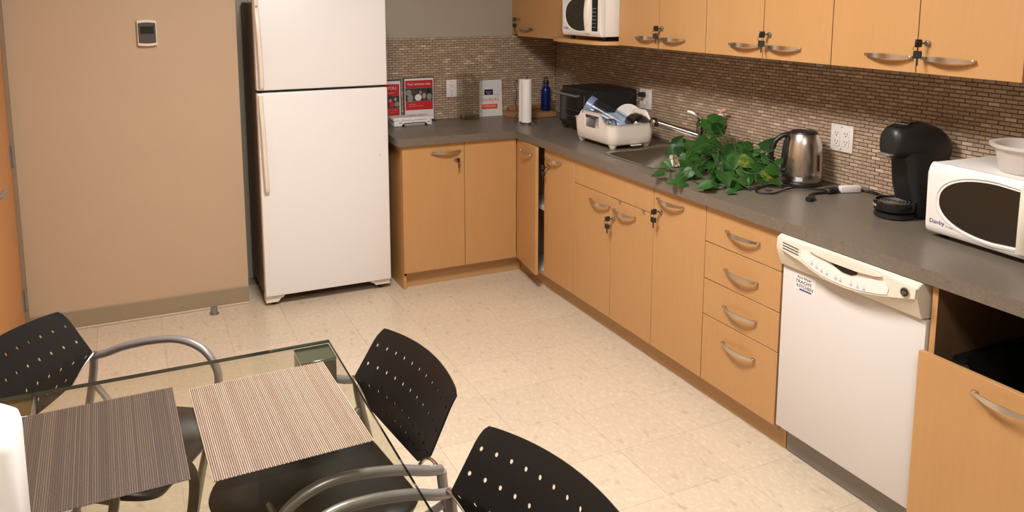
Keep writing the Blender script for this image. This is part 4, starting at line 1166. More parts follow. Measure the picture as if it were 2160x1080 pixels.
# dark pan lid / bowl behind pitcher
mo = oriented((-0.215, -1.325, CT+0.118), (0.20, -0.20, 0.96))
t = thing('glass_bowl', 'upturned dark tinted bowl in the right end of the dish rack', 'bowl', mo.translation); t.rotation_euler = mo.to_euler()
b = NB(); lathe(b, [(0.078, -0.02), (0.074, 0.012), (0.056, 0.036), (0.030, 0.046), (0.0, 0.048), (0.0, 0.045), (0.028, 0.043), (0.054, 0.033), (0.071, 0.010), (0.075, -0.02)], 0, 0, 0, 28, cap0=False, cap1=False); Lp('bowl_shell', b, thinglass('smoky_plastic', (0.50, 0.49, 0.48), 1.0, 0.08), smooth=50)
# glass jar
gx, gy, gz = -0.415, -1.352, CT+0.038
t = thing('glass_jar', 'small clear glass upside down in the near corner of the dish rack', 'glass', (gx, gy, gz))
b = NB(); lathe(b, [(0.030, 0), (0.034, 0.08), (0.031, 0.108), (0.020, 0.116), (0.0, 0.118), (0.0, 0.112), (0.018, 0.110), (0.030, 0.078), (0.027, 0.0)], gx, gy, gz, 24, cap0=False, cap1=False); part('glass_body', b, glass('jar_glass', (0.95, 0.95, 0.92)), t, smooth=50)
# white cups
for i, (gx, gy, lab) in enumerate(((-0.265, -1.392, 'white cup upside down at the near end of the dish rack'), (-0.375, -1.185, 'white mug lying in the middle of the dish rack'))):
    gz = CT+0.038
    t = thing('cup', lab, 'cup', (gx, gy, gz))
    b = NB(); lathe(b, [(0.032, 0), (0.033, 0.004), (0.026, 0.088), (0.022, 0.091), (0.0, 0.091), (0.0, 0.087), (0.022, 0.086), (0.030, 0.002)], gx, gy, gz, 24, cap0=False, cap1=False); part('cup_body', b, 'plastic', t, smooth=50)
    b = NB(); tube(b, catmull([(gx+0.028, gy, gz+0.02), (gx+0.050, gy, gz+0.03), (gx+0.050, gy, gz+0.06), (gx+0.027, gy, gz+0.072)], 4), 0.004, 6); part('handle', b, 'plastic', t)

# ------------------------------------------------------------------ pink dish behind the sink
gx, gy = -0.105, -1.485-0.0
t = thing('soap_dish', 'small pink and white dish on the counter behind the sink', 'dish', (-0.058, -1.500, CT))
b = NB(); lathe(b, [(0.028, 0.001), (0.032, 0.004), (0.052, 0.024), (0.054, 0.026), (0.050, 0.026), (0.030, 0.007), (0.0, 0.006)], -0.062, -1.487, CT, 24, cap1=False); part('bowl', b, 'plastic', t, smooth=50)
b = NB(); lathe(b, [(0.038, 0.013), (0.036, 0.018), (0.0, 0.021)], -0.062, -1.487, CT, 20, cap1=False); part('soap', b, 'pink', t)

# ------------------------------------------------------------------ kettle
kx, ky = -0.135, -2.425
t = thing('kettle', 'brushed steel electric kettle with black handle on its base', 'kettle', (kx, ky, CT))
b = NB(); lathe(b, [(0.078, 0.001), (0.081, 0.004), (0.081, 0.012), (0.076, 0.018)], kx, ky, CT, 36); part('power_base', b, 'black', t)
b = NB(); lathe(b, [(0.078, 0.0185), (0.082, 0.024), (0.083, 0.06), (0.081, 0.12), (0.074, 0.18), (0.064, 0.212), (0.058, 0.222)], kx, ky, CT, 44); part('body', b, 'steel', t, smooth=50)
b = NB(); lathe(b, [(0.0575, 0.2225), (0.054, 0.230), (0.045, 0.233), (0.044, 0.230), (0.0, 0.231)], kx, ky, CT, 36, cap1=False); part('lid', b, 'black', t)
hd = Vector((-0.86, 0.51, 0)).normalized()
def kp(r_, z): return (kx+hd.x*r_, ky+hd.y*r_, CT+z)
b = NB(); tube(b, catmull([kp(0.052, 0.215), kp(0.085, 0.212), kp(0.118, 0.185), kp(0.132, 0.14), kp(0.126, 0.09), kp(0.100, 0.062), kp(0.079, 0.058)], 5), 0.0125, 10, flat=0.9)
tube(b, [kp(0.0795, 0.05), kp(0.080, 0.12), kp(0.074, 0.18), kp(0.060, 0.214)], 0.010, 8)
part('handle', b, 'black', t, smooth=60)
sd = Vector((0.10, -1, 0)).normalized()
gd = Vector((-0.42, -0.91, 0)).normalized()
def wpt(ang, r_, z):
    a0 = math.atan2(gd.y, gd.x)+ang
    return (kx+r_*math.cos(a0), ky+r_*math.sin(a0), CT+z)
# window gauge on the right side, sticker at lower left
def patch(bm, a0, a1, z0, z1, off, n=6, rounded=False):
    def rad(z):
        prof = [(0.0185, 0.078), (0.024, 0.082), (0.06, 0.083), (0.12, 0.081), (0.18, 0.074), (0.212, 0.064)]
        for (za, ra), (zb, rb) in zip(prof, prof[1:]):
            if za <= z <= zb: return ra+(rb-ra)*(z-za)/(zb-za)
        return 0.08
    rows = []
    for j in range(n+1):
        z = z0+(z1-z0)*j/n
        rows.append([bm.verts.new(wpt(a0+(a1-a0)*i/n, rad(z)+off, z)) for i in range(n+1)])
    for A, B_ in zip(rows, rows[1:]):
        for i in range(n): bm.faces.new((A[i], A[i+1], B_[i+1], B_[i]))
b = NB(); patch(b, 0.36, 0.62, 0.060, 0.150, 0.0012); part('gauge_frame', b, 'lockgrey', t)
b = NB(); patch(b, 0.42, 0.56, 0.070, 0.140, 0.0022); part('water_gauge', b, 'blackgloss', t)
b = NB(); patch(b, -0.66, -0.34, 0.028, 0.045, 0.0008); part('sticker', b, 'card', t, label='small white sticker')
b = NB(); patch(b, -0.42, -0.37, 0.038, 0.043, 0.0014); patch(b, -0.62, -0.46, 0.036, 0.0375, 0.0014); part('sticker_print', b, 'greytext', t)
b = NB(); tube(b, [wpt(PI-0.2, 0.06, 0.20), wpt(PI-0.2, 0.075, 0.215)], 0.010, 8); part('spout', b, 'steel', t)
# cords
zc = CT+0.0045
b = NB()
tube(b, catmull([(-0.215, -2.44, zc), (-0.27, -2.40, zc), (-0.37, -2.42, zc+0.001), (-0.425, -2.47, zc), (-0.39, -2.515, zc), (-0.32, -2.50, zc+0.002), (-0.25, -2.51, zc+0.009), (-0.18, -2.555, zc+0.004), (-0.13, -2.575, zc+0.002), (-0.10, -2.60, zc+0.004)], 7), 0.0038, 8)
part('cord', b, 'black', t)
b = NB()
tube(b, catmull([(-0.326, -2.648, zc), (-0.320, -2.665, zc+0.004), (-0.300, -2.650, zc+0.006), (-0.285, -2.615, zc+0.002), (-0.235, -2.595, zc+0.002), (-0.17, -2.605, zc+0.002)], 6), 0.0052, 8)
tube(b, [(-0.345, -2.665, zc+0.004), (-0.325, -2.662, zc+0.004), (-0.31, -2.655, zc+0.004)], 0.012, 10)
box(b, -0.185, -0.125, -2.622, -2.590, zc-0.003, zc+0.020, 0.006)
tag(part('extension_plug', b, 'black'), 'thick black plug end beside the white connector', 'plug')
b = NB(); b_m = Matrix.Translation((-0.075, -2.625, CT+0.016)) @ Matrix.Rotation(R(-18), 4, 'Z')
box(b, -0.043, 0.045, -0.014, 0.014, -0.0145, 0.013, 0.004, 2); b.transform(b_m)
tag(part('power_adapter', b, 'plastic'), 'white cord connector between kettle and coffee machine', 'adapter')
b = NB()
tube(b, catmull([(-0.032, -2.640, CT+0.014), (-0.005-0.012, -2.68, CT+0.012), (-0.03, -2.74, CT+0.012), (-0.055, -2.80, CT+0.012), (-0.085, -2.85, CT+0.008), (-0.09, -2.89, CT+0.006)], 6), 0.0042, 8)
cord_bm = b

# ------------------------------------------------------------------ capsule coffee machine
mx_, my_ = -0.226, -2.960
ang = R(-8)
t = thing('coffee_machine', 'black capsule coffee machine with rounded head and round drip tray', 'coffee machine', (mx_, my_, CT), ang)
part('cord', cord_bm, 'black', t)
# local frame: +x towards the back, drip tray at origin
b = NB(); lathe(b, [(0.062, 0.001), (0.068, 0.006), (0.068, 0.018), (0.060, 0.022)], 0, 0, 0, 32); Lq = lambda nm, b, m, p=None, **k: part(nm, b, m, p or t, world=False, **k)
Lq('base', b, 'black')
b = NB(); lathe(b, [(0.060, 0.026), (0.070, 0.030), (0.072, 0.055), (0.070, 0.062), (0.064, 0.062), (0.063, 0.057)], 0, 0, 0, 36); tr_ = Lq('drip_tray', b, 'blackgloss')
b = NB(); tube(b, [(0.068*math.cos(a), 0.068*math.sin(a), 0.0625) for a in [2*PI*i/36 for i in range(36)]], 0.0018, 6, True)
Lq('tray_ring', b, 'nickel', tr_)
b = NB()
for r_ in (0.015, 0.026, 0.037, 0.048): tube(b, [(r_*math.cos(a), r_*math.sin(a), 0.0585) for a in [2*PI*i/28 for i in range(28)]], 0.0012, 5, True)
Lq('tray_grille', b, 'grey', tr_)
Lq('lettering', (lambda q: (q.transform(Matrix.Translation((-0.0695, 0.022, 0.046)) @ Matrix.Rotation(-PI/2-0.32, 4, 'Z') @ Matrix.Rotation(PI/2, 4, 'X')), q)[1])(text_bm('YOU', 0.013)), 'whitetext', tr_, smooth=0)
# column and rounded head: side profile swept with rounded width
def body_loop(x0, x1, hw, z, r_): return [( (x0+x1)/2+px, py, z) for px, py in rrect((x1-x0)/2, hw, r_, 5)]
b = NB()
loft(b, [body_loop(0.055, 0.165, 0.064, 0.001, 0.03), body_loop(0.040, 0.170, 0.064, 0.066, 0.03), body_loop(0.022, 0.172, 0.062, 0.12, 0.03), body_loop(0.010, 0.176, 0.060, 0.20, 0.03), body_loop(-0.010, 0.185, 0.058, 0.245, 0.04)])
Lq('column', b, 'black', smooth=50)
b = NB()
# head: superelliptic sweep along x
secs = [(-0.050, 0.032, 0.238, 0.300), (-0.046, 0.043, 0.226, 0.324), (-0.030, 0.050, 0.222, 0.338), (0.00, 0.056, 0.218, 0.346), (0.04, 0.060, 0.212, 0.350), (0.08, 0.062, 0.205, 0.349), (0.12, 0.061, 0.200, 0.340), (0.155, 0.060, 0.198, 0.326), (0.182, 0.055, 0.200, 0.306), (0.198, 0.046, 0.205, 0.284), (0.206, 0.030, 0.215, 0.262)]
lps = []
for x_, hw, z0_, z1_ in secs:
    cz_ = (z0_+z1_)/2; hz_ = (z1_-z0_)/2
    lps.append([(x_, hw*math.copysign(abs(math.cos(2*PI*k/24))**0.75, math.cos(2*PI*k/24)), cz_+hz_*math.copysign(abs(math.sin(2*PI*k/24))**0.75, math.sin(2*PI*k/24))) for k in range(24)])
loft(b, lps); Lq('head', b, 'black', smooth=60)
b = NB(); box(b, -0.068, -0.020, -0.030, 0.030, 0.232, 0.240, 0.002); lathe(b, [(0.016, 0.222), (0.020, 0.232)], -0.03, 0, 0, 14); Lq('capsule_holder', b, 'grey')
b = NB(); tube(b, catmull([(-0.052, 0.022, 0.356), (-0.030, 0.030, 0.352), (0.0, 0.034, 0.348), (0.035, 0.0, 0.352), (0.0, -0.034, 0.348), (-0.030, -0.030, 0.352), (-0.052, -0.022, 0.356)], 5, True), 0.0042, 6, True, flat=0.7)
Lq('lever', b, 'chrome', label='chrome lever loop on top')
b = NB(); disc(b, (0.045, 0, 0.3495), 0.036, 2, 0.003, 24, 0.024); Lq('top_window', b, simple('dark_red_gloss', (0.05, 0.012, 0.01), 0.2))

# ------------------------------------------------------------------ thermostat
t = thing('thermostat', 'white and slate wall thermostat with dark screen', 'thermostat', (-2.640, YS, 1.532))
b = NB()
ox_, oz = -2.640, 1.532
def archy(w_, h_, bow, y0_, y1_):
    pts = [(ox_+w_*s_, oz+h_+bow*(1-s_*s_)) for s_ in [-1+0.25*i for i in range(9)]] + [(ox_+w_*s_, oz-h_-bow*(1-s_*s_)) for s_ in [1-0.25*i for i in range(9)]]
    prism(b, pts, 1, y0_, y1_)
archy(0.0455, 0.062, 0.005, YS-0.024, YS-0.0005); part('case', b, 'cream', t, smooth=30)
b = NB(); archy(0.0415, 0.050, 0.004, YS-0.0255, YS-0.024); part('face', b, 'thermo', t, smooth=0)
b = NB(); box(b, ox_-0.032, ox_+0.032, YS-0.0265, YS-0.0255, oz-0.004, oz+0.034); part('screen', b, 'lcd', t, smooth=0)

# ------------------------------------------------------------------ door stop
t = thing('door_stop', 'small round steel door stop on the floor by the alcove wall', 'door stop', (-2.394, -0.497, 0))
b = NB(); lathe(b, [(0.026, 0.0005), (0.026, 0.005), (0.018, 0.007)], -2.394, -0.497, 0, 24); part('base', b, 'chrome', t)
b = NB()
prism(b, [(-2.394+0.018*math.cos(a), -0.497+0.018*math.sin(a)) for a in [2*PI*i/20 for i in range(20)]], 2, 0.0075, 0.040); part('bumper', b, 'grey', t)

# ------------------------------------------------------------------ glass dining table
TX0, TX1, TY0, TY1, TZ = -3.105, -2.270, -2.758, -4.10, 0.74
t = thing('dining_table', 'rectangular glass-topped dining table with square mirrored legs', 'table', ((TX0+TX1)/2, (TY0+TY1)/2, 0))
b = NB(); box(b, TX0, TX1, TY1, TY0, TZ-0.010, TZ, 0.0)
o = part('glass_top', b, 'tableglass', t, smooth=0)
me = o.data; me.materials.append(MT['glassedge'])
for p in me.polygons:
    if abs(p.normal.z) < 0.5: p.material_index = 1
for sx, sy in ((TX1-0.051, TY0-0.052), (TX0+0.051, TY0-0.052), (TX1-0.051, TY1+0.052), (TX0+0.051, TY1+0.052)):
    b = NB(); box(b, sx-0.049, sx+0.049, sy-0.049, sy+0.049, 0.0005, TZ-0.020, 0.003, 2); lg = part('leg', b, simple('brushed_leg', (0.42, 0.38, 0.30), 0.30, metal=0.9), t)
    b = NB(); box(b, sx-0.049, sx+0.049, sy-0.049, sy+0.049, TZ-0.0195, TZ-0.0105, 0.001); part('mount_plate', b, simple('polished_plate', (0.48, 0.55, 0.48), 0.22, metal=1.0), lg)

# ------------------------------------------------------------------ placemats
def placemat(label, c, W_, L_, rz, tint):
    t = thing('placemat', label, 'placemat', (c[0], c[1], TZ+0.0005), rz, None)
    b = NB(); box(b, -W_/2+0.001, W_/2-0.001, -L_/2+0.001, L_/2-0.001, 0.0002, 0.0009)
    part('backing', b, 'matback', t, world=False, smooth=0)
    # raised strands along y crossed by beads: each strand is a row of small humps
    V = []; F = []
    ns = int(W_/0.0044); step = W_/ns
    nb = int(L_/0.0052); bs = L_/nb
    for i in range(ns):
        xc = -W_/2+(i+0.5)*step
        hw = step*0.36
        base = len(V)
        for j in range(nb):
            y0_ = -L_/2+j*bs
            off = 0.5*bs*(i % 2)
            for (dy, zt_, ww) in ((0.10, 0.0012, 0.65), (0.35, 0.0026, 1.0), (0.70, 0.0026, 1.0), (0.95, 0.0012, 0.65)):
                y_ = min(L_/2, y0_+dy*bs+off)
                V += [(xc-hw*ww, y_, 0.0008), (xc-hw*ww*0.55, y_, zt_), (xc+hw*ww*0.55, y_, zt_), (xc+hw*ww, y_, 0.0008)]
        nrow = nb*4
        for r_ in range(nrow-1):
            a_ = base+r_*4; c_ = a_+4
            F += [(a_, a_+1, c_+1, c_), (a_+1, a_+2, c_+2, c_+1), (a_+2, a_+3, c_+3, c_+2)]
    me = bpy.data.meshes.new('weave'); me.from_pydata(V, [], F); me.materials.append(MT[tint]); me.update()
    o = bpy.data.objects.new('weave', me); COL.objects.link(o); o.parent = t; o['kind'] = 'stuff'
    return t
placemat('beige woven placemat with painted-in sheen on the right half of the glass table', (-2.479, -3.120, 0), 0.340, 0.436, R(2.0), 'weave')
placemat('woven placemat darkened by painted-in shade on the left half of the glass table', (-2.855, -3.100, 0), 0.340, 0.436, R(1.5), 'weave_shaded')

# ------------------------------------------------------------------ perforated arm chairs
CH = dict(zt=0.745, wt=0.230, xt=-0.321, zl=0.603, wl=0.244, xl=-0.241, zb=0.540, wb=0.150, xb=-0.230, sag=0.040, wa=0.272, za=0.613, xa=0.187, zs=0.450, xp=-0.208)
def chair_proto():
    P = CH
    t = thing('dining_chair', '', 'chair', (0, 0, 0))
    L = lambda nm, b, m, p=None, **k: part(nm, b, m, p or t, world=False, **k)
    # backrest sheet with real holes; u across, v down through rows
    b = NB()
    ncol, nrow = 11, 6
    def S(u, v):
        # v 0 (top) .. 1 (bottom); the lateral corner is at vl
        vl = 0.60
        if v <= vl:
            k = v/vl; w_ = P['wt']+(P['wl']-P['wt'])*k; z = P['zt']+(P['zl']-P['zt'])*k; x_ = P['xt']+(P['xl']-P['xt'])*k
        else:
            k = (v-vl)/(1-vl); w_ = P['wl']+(P['wb']-P['wl'])*k; z = P['zl']+(P['zb']-P['zl'])*k; x_ = P['xl']+(P['xb']-P['xl'])*k
        y_ = u*w_
        au = abs(u)
        if v < 0.12 and au > 0.92:
            z -= (0.12-v)/0.12*0.012*((au-0.92)/0.08)**2
        if v > vl: z -= 0.022*(1-u*u)*(v-vl)/(1-vl)
        if v < vl: z += 0.010*(1-u*u)*(1-v/vl)
        x_ += P['sag']*(abs(y_)/P['wl'])**2
        return Vector((x_, y_, z))
    vs = {}
    NU, NV = ncol*3, nrow*3
    VB = [0.0, 0.085, 0.30, 0.51, 0.72, 0.93, 1.0]
    def vm(j):
        k = min(nrow-1, int(j/3)); return VB[k]+(VB[k+1]-VB[k])*(j/3-k)
    def VV(i, j):
        if (i, j) not in vs: vs[(i, j)] = b.verts.new(S(-1+2*i/NU, vm(j)))
        return vs[(i, j)]
    for ci in range(ncol):
        for ri in range(nrow):
            hole = (1 <= ri <= 4) and (0 <= ci <= ncol-1 if ri < 4 else 1 <= ci <= ncol-2)
            if ri == 0 or ri == 5: hole = False
            i0, j0 = ci*3, ri*3
            if not hole:
                for a in range(3):
                    for c_ in range(3): b.faces.new((VV(i0+a, j0+c_), VV(i0+a+1, j0+c_), VV(i0+a+1, j0+c_+1), VV(i0+a, j0+c_+1)))
            else:
                bd = [(0, 0), (1, 0), (2, 0), (3, 0), (3, 1), (3, 2), (3, 3), (2, 3), (1, 3), (0, 3), (0, 2), (0, 1)]
                uc, vc = -1+2*(i0+1.5)/NU, vm(j0+1.5)
                cc = S(uc, vc)
                du = (S(uc+0.01, vc)-cc)/0.01; dv = (S(uc, vc+0.01)-cc)/0.01
                rr = 0.0056
                inn = []
                for (a, c_) in bd:
                    an = math.atan2(c_-1.5, a-1.5)
                    inn.append(b.verts.new(S(uc+rr*math.cos(an)/du.length, vc+rr*math.sin(an)/dv.length)))
                for k in range(12):
                    k2 = (k+1) % 12
                    b.faces.new((VV(i0+bd[k][0], j0+bd[k][1]), VV(i0+bd[k2][0], j0+bd[k2][1]), inn[k2], inn[k]))
    bmesh.ops.recalc_face_normals(b, faces=b.faces[:])
    bmesh.ops.solidify(b, geom=b.faces[:], thickness=0.0045)
    bk = L('backrest', b, 'chairblack', smooth=35)
    # seat pan, waterfall front
    b = NB(); n = 14
    lps = []
    def seat_loop(hx_, hy_, z, r_, dx=0.0):
        return [(0.012+dx+px*1.05, py, z-(0.030*max(0, (px/hx_-0.55)/0.45)**2)+0.010*abs(py/hy_)**3*(1 if z > 0.44 else 0)) for px, py in rrect(hx_, hy_, r_, 9)]
    loft(b, [seat_loop(0.195, 0.195, P['zs']-0.022, 0.09), seat_loop(0.215, 0.212, P['zs']-0.016, 0.09), seat_loop(0.220, 0.216, P['zs']-0.006, 0.09), seat_loop(0.215, 0.212, P['zs'], 0.09), seat_loop(0.17, 0.17, P['zs']+0.0, 0.08), seat_loop(0.09, 0.09, P['zs']-0.006, 0.06)])
    L('seat', b, 'chairblack', smooth=50)
    wa = P['wa']; za = P['za']; r_ = 0.0125
    for s_ in (-1, 1):
        b = NB()
        pts = [(P['xp']-0.012, s_*wa, za-0.033), (P['xp']+0.03, s_*wa, za-0.022), (-0.11, s_*(wa+0.004), za+0.004), (-0.01, s_*(wa+0.006), za+0.028), (0.075, s_*(wa+0.006), za+0.034), (0.150, s_*(wa+0.004), za+0.006), (P['xa']+0.006, s_*wa, za-0.055), (P['xa']+0.006, s_*wa, za-0.125), (P['xa']-0.012, s_*wa, 0.40), (P['xa']-0.06, s_*wa, 0.22), (P['xa']-0.105, s_*wa, 0.012)]
        tube(b, catmull(pts, 6), r_, 12); L('arm', b, 'tube', label='grey steel armrest tube running down as front leg')
        b = NB()
        pts = [(P['xp']-0.012, s_*wa, za-0.036), (P['xp']-0.022, s_*wa, 0.50), (P['xp']-0.075, s_*wa, 0.25), (P['xp']-0.12, s_*wa, 0.012)]
        tube(b, catmull(pts, 6), r_, 12); L('leg', b, 'tube')
        for fxx in (P['xa']-0.105, P['xp']-0.12):
            b = NB(); lathe(b, [(0.013, 0.0005), (0.016, 0.004), (0.016, 0.028), (0.012, 0.03)], fxx, s_*wa, 0, 12); L('foot', b, 'black')
        b = NB()
        bx_ = P['xp']
        tube(b, catmull([(P['xp']-0.010, s_*wa, za-0.034), (P['xp']+0.004, s_*(wa-0.020), za-0.012), (bx_-0.006, s_*(P['wl']-0.050), za-0.045), (bx_-0.012, s_*(P['wb']+0.005), P['zb']-0.008)], 5), 0.0055, 8, flat=0.7)
        L('bracket', b, 'nickel', label='steel bracket carrying the backrest')
    b = NB()
    for s_ in (-1, 1):
        tube(b, catmull([(P['xp']-0.022, s_*wa, 0.49), (-0.16, s_*(wa-0.03), 0.447), (-0.10, s_*0.19, 0.425), (0.10, s_*0.19, 0.415), (0.150, s_*0.21, 0.42), (P['xa']-0.014, s_*wa, 0.425)], 5), 0.010, 8)
    tube(b, [(-0.10, -0.19, 0.423), (-0.10, 0.19, 0.423)], 0.010, 8); tube(b, [(0.11, -0.19, 0.413), (0.11, 0.19, 0.413)], 0.010, 8)
    L('seat_frame', b, 'tube')
    return t
def copy_tree(o, parent=None):
    c_ = o.copy(); COL.objects.link(c_)
    if parent: c_.parent = parent
    for ch in list(o.children): copy_tree(ch, c_)
    return c_
proto = chair_proto()
bpy.context.view_layer.update()
spots = [((-2.368, -3.012), 3.261, 'black perforated armchair on the right of the glass table, farther from the camera'),
         ((-2.289, -3.662), 3.353, 'black perforated armchair on the right of the glass table, nearest the camera'),
         ((-2.857, -2.548), -0.562, 'black perforated armchair turned askew at the far left corner of the glass table'),
         ((-2.850, -3.250), 0.02, 'black perforated armchair tucked under the left side of the glass table')]
for i, ((x_, y_), a_, lab) in enumerate(spots):
    o = proto if i == 0 else copy_tree(proto)
    o.location = (x_, y_, 0); o.rotation_euler = (0, 0, a_)
    o['label'] = lab; o['category'] = 'chair'; o['group'] = 'perforated armchairs around the glass table'

# ------------------------------------------------------------------ white container at the left edge
cx, cy = -3.022, -3.47
t = thing('white_container', 'tall plain white container with rounded top on the glass table at the left edge', 'container', (cx, cy, TZ))
b = NB(); hx_, hy_ = 0.075, 0.075
loft(b, [ring(hx_-0.004, hy_-0.004, 0.03, TZ+0.001, cx, cy), ring(hx_, hy_, 0.032, TZ+0.006, cx, cy), ring(hx_, hy_, 0.032, TZ+0.250, cx, cy), ring(hx_-0.004, hy_-0.004, 0.03, TZ+0.268, cx, cy), ring(hx_-0.018, hy_-0.018, 0.028, TZ+0.284, cx, cy), ring(hx_-0.040, hy_-0.040, 0.02, TZ+0.290, cx, cy)])
part('body', b, simple('bright_white_plastic', (0.9, 0.88, 0.85), 0.5), t, smooth=60)

for o in list(COL.objects):
    if o.parent is None and 'category' in o.keys():
        g_ = {'base_cabinet': 'maple base cabinets', 'wall_cabinet': 'maple wall cabinets', 'outlet': 'white outlets on the mosaic', 'microwave': 'white microwaves', 'placemat': 'woven placemats', 'cup': 'cups in the dish rack', 'sign_holder': 'framed notices on the back counter', 'ceiling_light': 'ceiling lights', 'backsplash': 'mosaic backsplashes', 'toe_kick': 'plinth boards'}.get(o.name.split('.')[0])
        if g_: o['group'] = g_
# ------------------------------------------------------------------ trailing plant
def leaf_mesh(nm, mat, fold=0.25, curl=0.18):
    b = NB()
    # unit heart leaf: base at origin, tip along +x (length 1), normal +z
    outl = [(0.02, 0.0), (-0.06, 0.10), (-0.05, 0.24), (0.08, 0.36), (0.26, 0.40), (0.46, 0.34), (0.66, 0.23), (0.84, 0.10), (1.0, 0.0)]
    mid = [b.verts.new((x_, 0, -curl*x_*x_)) for x_, y_ in [(0.02, 0), (0.04, 0), (0.07, 0), (0.14, 0), (0.28, 0), (0.46, 0), (0.66, 0), (0.84, 0), (1.0, 0)]]
    for s_ in (-1, 1):
        ed = []
        hf = []
        for k, (x_, y_) in enumerate(outl):
            if k in (0, 8): ed.append(mid[k]); hf.append(mid[k]); continue
            ed.append(b.verts.new((x_, s_*y_, fold*y_-curl*x_*x_*1.1-0.25*y_*y_)))
            hf.append(b.verts.new(((x_+mid[k].co.x)/2, s_*y_*0.5, fold*y_*0.55-curl*x_*x_)))
        for k in range(8):
            for A, B_ in ((mid, hf), (hf, ed)):
                q = [A[k], A[k+1], B_[k+1], B_[k]]
                u_ = []
                for v in q:
                    if v not in u_: u_.append(v)
                if len(u_) >= 3:
                    try: b.faces.new(u_)
                    except ValueError: pass
    return mesh_from(nm, b, MT[mat], 60)
LMS = [leaf_mesh('leaf', 'leaf', 0.28, 0.15), leaf_mesh('leaf', 'leaf', 0.12, 0.32), leaf_mesh('leaf', 'leaf', 0.40, 0.05)]
LMY = leaf_mesh('leaf', 'leafy', 0.2, 0.2)
pc = Vector((-0.265, -2.085, CT))
plant = thing('potted_pothos', 'green trailing pothos plant with heart-shaped leaves spilling over the counter beside the sink', 'plant', pc)
b = NB(); lathe(b, [(0.050, 0.001), (0.055, 0.004), (0.066, 0.085), (0.069, 0.088), (0.069, 0.098), (0.062, 0.098), (0.060, 0.085), (0.0, 0.083)], pc.x, pc.y, pc.z, 28, cap1=False); part('pot', b, 'soil', plant, smooth=50)
def ray(px, py):
    return fw+rt*((px-CX)/FPX)-up*((py-CY)/FPX)
def on_x(px, py, X):
    d_ = ray(px, py); return camp+d_*((X-camp.x)/d_.x)
def on_z(px, py, Z):
    d_ = ray(px, py); return camp+d_*((Z-camp.z)/d_.z)
# leaf list: base position (world) and direction, measured on the plant
LV = [  # (crop x, crop y, length, tip angle, depth x)
 (640,245,150,105,-0.19),(745,185,150,40,-0.17),(790,235,120,65,-0.17),(785,300,165,28,-0.20),(700,350,110,-30,-0.20),(560,255,60,130,-0.18),(690,215,95,85,-0.16),
 (270,525,120,200,-0.40),(350,430,130,50,-0.34),(455,460,140,110,-0.30),(365,545,120,-80,-0.38),(580,490,200,215,-0.33),(675,550,150,-12,-0.36),(760,480,175,-15,-0.26),(880,550,150,235,-0.34),
 (1040,480,150,25,-0.25),(1100,465,90,0,-0.22),(1300,465,170,62,-0.24),(1215,470,80,175,-0.22),(1190,610,150,-8,-0.27),(1285,620,120,20,-0.25),(1090,565,140,-65,-0.30),(1070,650,160,-30,-0.38),
 (940,605,140,40,-0.37),(820,625,150,60,-0.38),(760,600,120,125,-0.36),(930,665,120,-100,-0.39),(420,700,150,115,-0.44),(560,720,180,55,-0.42),(700,690,120,50,-0.40),(790,765,110,-60,-0.46),
 (910,800,130,70,-0.44),(240,725,110,-50,-0.50),(1180,700,140,10,-0.34),(600,650,120,140,-0.38),(500,600,120,200,-0.38),(640,610,110,160,-0.36),(1020,740,110,20,-0.40),(1400,640,90,60,-0.27),
 (1350,735,140,-18,-0.30),(1250,745,110,100,-0.32),(1130,790,120,0,-0.38),(470,540,110,80,-0.33),(1000,560,110,90,-0.31),(850,700,130,-40,-0.42),(1160,540,100,35,-0.27),(400,620,110,-120,-0.42),
 (530,800,120,-20,-0.46),(1080,830,120,20,-0.42),(1240,840,110,40,-0.38),(740,840,120,-20,-0.46)]
LZ = [(135,800,120,165),(385,815,115,35),(305,858,95,-15),(390,870,115,28),(610,930,140,195),(690,905,160,28),(835,905,175,-88),(945,905,150,5),(1035,905,125,-95),(640,870,100,170),(900,950,90,-40)]
random.seed(11)
SC_ = 4.91
tips = []
def add_leaf(p, ln_px, ang_, dep, me, lay=False):
    dist = (p-camp).dot(fw)
    ln = ln_px/SC_*dist/FPX*1.24
    a = R(ang_)
    tdir = (rt*math.cos(a)+up*math.sin(a))
    nrm = (-fw+Vector((random.uniform(-0.45, 0.45), random.uniform(-0.45, 0.45), 0.75+random.uniform(-0.3, 0.3)))).normalized()
    if lay: nrm = Vector((random.uniform(-0.75, -0.35), random.uniform(-0.75, -0.35), 1)).normalized(); tdir = Vector((tdir.x, tdir.y, 0)) if abs(tdir.z) < 0.9 else Vector((-fw.x, -fw.y, 0))*(1 if tdir.z < 0 else -1)
    x_ = (tdir-nrm*tdir.dot(nrm)).normalized(); y_ = nrm.cross(x_)
    base = p-x_*ln*0.45
    m_ = Matrix((x_*ln, y_*ln, nrm*ln)).transposed().to_4x4(); m_.translation = base
    zmin = min((m_ @ Vector(c_)).z for c_ in ((0, 0.3, 0), (0, -0.3, 0), (1, 0, -0.3), (0.5, 0.35, 0), (0.5, -0.35, 0)))
    if zmin < CT+0.004: m_.translation.z += CT+0.004-zmin
    if m_.translation.x > -0.03: m_.translation.x = -0.03
    o = bpy.data.objects.new('leaf', me); COL.objects.link(o); o.parent = plant
    m_.translation -= pc
    o.matrix_local = m_
    if me is LMY: o['label'] = 'yellowing leaf'
    return m_.translation+pc
for k, (x_, y_, l_, a_, X_) in enumerate(LV):
    p = on_x(1360+x_/SC_, 210+y_/SC_, X_)
    if p.z < CT+0.012: p = on_z(1360+x_/SC_, 210+y_/SC_, CT+0.012)
    me = LMY if (x_, y_) in ((1070, 650),) else LMS[k % 3]
    tips.append(add_leaf(p, l_, a_, X_, me))
